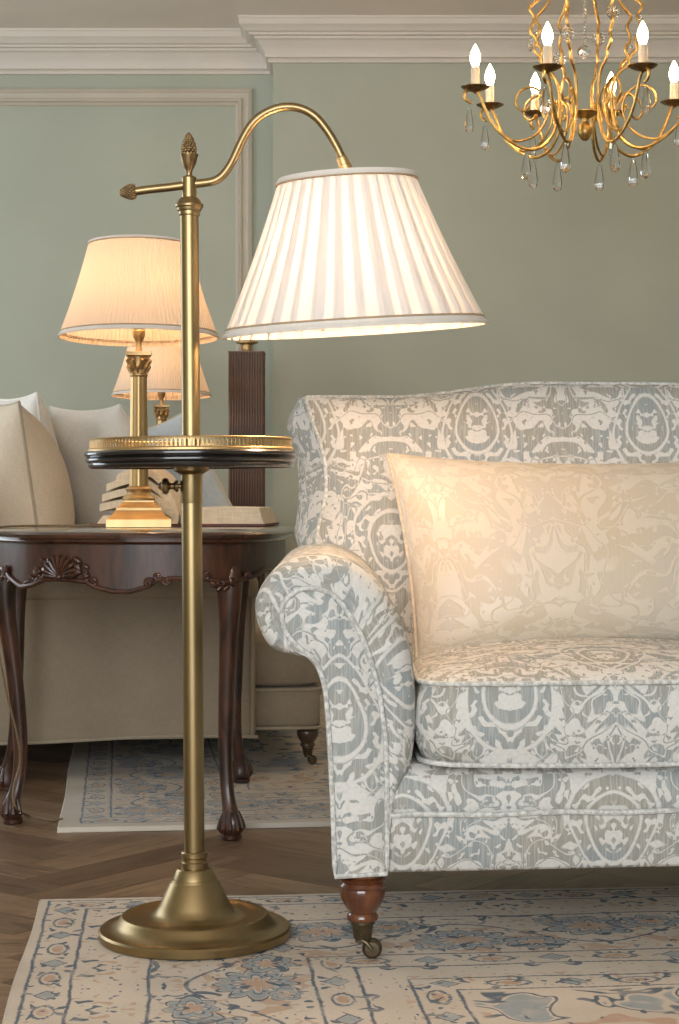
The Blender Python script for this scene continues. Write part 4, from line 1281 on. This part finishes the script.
pillow('sofa_cushion', PP(112, 438, 6.25), PP(186, 411, 6.15), PP(262, 560, 6.15), PP(140, 568, 6.25), 0.15, MAT['linen_blue'], 'blue-grey cushion seen between the brass column and the lamp pole', bow=0.06, group='cushions on the linen sofa', pipe=MAT['linen_cushion'], wr=0.004)

# ------------------------------------------------------------------ chandelier
CY = 5.6
ck = CY / F
CX = (585 - XC) * ck
def cz(y): return H + (YH - y) * ck
ch = thing('chandelier', 'gilded scroll-arm chandelier with candle bulbs and crystal drops', 'chandelier', (CX, CY, cz(140)))
def cl(r, y): return Vector((r * ck, 0, cz(y) - cz(140)))
mb = MB(); mb.lathe([(0.004, cl(0, 141).z), (0.013, cl(0, 139).z), (0.022, cl(0, 134).z), (0.0235, cl(0, 130).z), (0.018, cl(0, 125).z), (0.010, cl(0, 122).z), (0.012, cl(0, 119).z), (0.030, cl(0, 116).z), (0.046, cl(0, 113).z), (0.046, cl(0, 112).z), (0.02, cl(0, 111).z)], 32)
mb.build('hub', MAT['chand'], ch)
mb = MB(); mb.lathe([(0.006, cl(0, -45).z), (0.02, cl(0, -50).z), (0.03, cl(0, -58).z), (0.02, cl(0, -66).z), (0.008, cl(0, -72).z), (0.004, HC - ch.location.z - 0.02)], 20); mb.build('top_stem', MAT['chand'], ch)
mb = MB(); mb.lathe([(0.004, HC - ch.location.z - 0.05), (0.03, HC - ch.location.z - 0.03), (0.05, HC - ch.location.z - 0.004), (0.05, HC - ch.location.z)], 28); mb.build('ceiling_rose', MAT['chand'], ch)
main = [(117, 106), (122, 103), (123, 97), (117, 93), (109, 97), (102, 112), (94, 127), (80, 141), (60, 151), (43, 147), (32, 133), (27, 112), (27, 92), (33, 76), (43, 68), (45, 60), (52, 52), (50, 42), (56, 33), (52, 20), (57, 10), (46, 0), (40, -8), (26, -14), (22, -24), (12, -34), (4, -46)]
mb = MB(); mb.tube(crom([cl(*p) for p in main], 4), 0.0050, 8)
sec = [(92, 131), (72, 143), (50, 136), (38, 116), (41, 98), (54, 89), (67, 94), (71, 106), (64, 113), (57, 109)]
mb.tube(crom([cl(*p) for p in sec], 4), 0.0038, 7)
sec2 = [(27, 112), (34, 98), (44, 96), (50, 104), (46, 112), (41, 108)]
mb.tube(crom([cl(*p) for p in sec2], 4), 0.003, 7)
for p in ((57, 109), (41, 108), (117, 106)): mb.sphere(cl(*p), 0.006, 8, 6)
arm0 = mb.build('scroll_arm', MAT['chand'], ch)
mb = MB(); mb.lathe([(0.003, -0.016), (0.006, -0.012), (0.012, -0.010), (0.030, -0.004), (0.044, 0.004), (0.0445, 0.0055), (0.030, -0.001), (0.012, -0.004), (0.013, 0.006)], 28); pan0 = mb.build('drip_pan', MAT['brass_dark'], ch)
mb = MB(); mb.lathe([(0.0135, -0.002), (0.0135, 0.064), (0.010, 0.067), (0.008, 0.066)], 20); can0 = mb.build('candle_tube', MAT['candle'], ch)
mb = MB(); mb.lathe([(0.006, 0.064), (0.011, 0.072), (0.0160, 0.088), (0.0165, 0.098), (0.013, 0.113), (0.007, 0.126), (0.003, 0.134), (0.001, 0.137)], 16); bul0 = mb.build('candle_bulb', MAT['bulb'], can0)
def drop_mesh(name, ln, wd, parent, c=(0, 0, 0)):
    mb = MB(); prof = [(0.001, 0), (wd * .18, -ln * .05), (wd * .30, -ln * .25), (wd * .42, -ln * .5), (wd * .5, -ln * .72), (wd * .44, -ln * .88), (wd * .25, -ln * .97), (0.001, -ln)]
    mb.lathe(prof, 10, c=c)
    return mb.build(name, MAT['crystal'], parent, angle=12)
big0 = drop_mesh('crystal_drop', 0.088, 0.034, ch); sml0 = drop_mesh('crystal_drop', 0.080, 0.030, ch)
mb = MB()
for q in range(10):
    a = 2 * PI * q / 10
    mb.sphere((0, 0.0005 + math.cos(a) * 0.016, math.sin(a) * 0.016), 0.0075, 7, 5, (0.7, 1, 1))
mb.sphere((0, 0, 0), 0.008, 8, 6, (0.8, 1, 1))
ros0 = mb.build('crystal_rosette', MAT['crystal'], ch, angle=12)
first = True
for k in range(8):
    a = R(-90 + (-26, 21, -82, -127, -160, 158, 118, 72)[k])
    Mz = Matrix.Rotation(a, 3, 'Z')
    lst = [(arm0, Vector((0, 0, 0))), (pan0, Mz @ cl(112, 92)), (can0, Mz @ cl(112, 92)), (big0, Mz @ cl(60, 154)), (sml0, Mz @ cl(118, 111)), (ros0, Mz @ (cl(56, 26 if k % 2 else 46)) )]
    if first:
        for o, p in lst: o.location = p; o.rotation_euler = (0, 0, a)
    else:
        for o, p in lst:
            c = dup(o, ch, p, a)
            if o is can0: dup(bul0, c)
    point_light('candle_glow', ch, Mz @ cl(112, 92) + Vector((0, 0, 0.10)), 6.0, (1.0, 0.66, 0.36), 0.02)
    first = False
# bead chain and ball in the middle
mb = MB()
for k in range(26): mb.sphere((0, 0, cl(0, -46).z + (cl(0, 44).z - cl(0, -46).z) * k / 25), 0.0055, 8, 5)
mb.build('bead_chain', MAT['crystal'], ch)
mb = MB(); mb.sphere(cl(-1, 52), 0.021, 12, 8); mb.build('crystal_ball', MAT['crystal'], ch, angle=12)
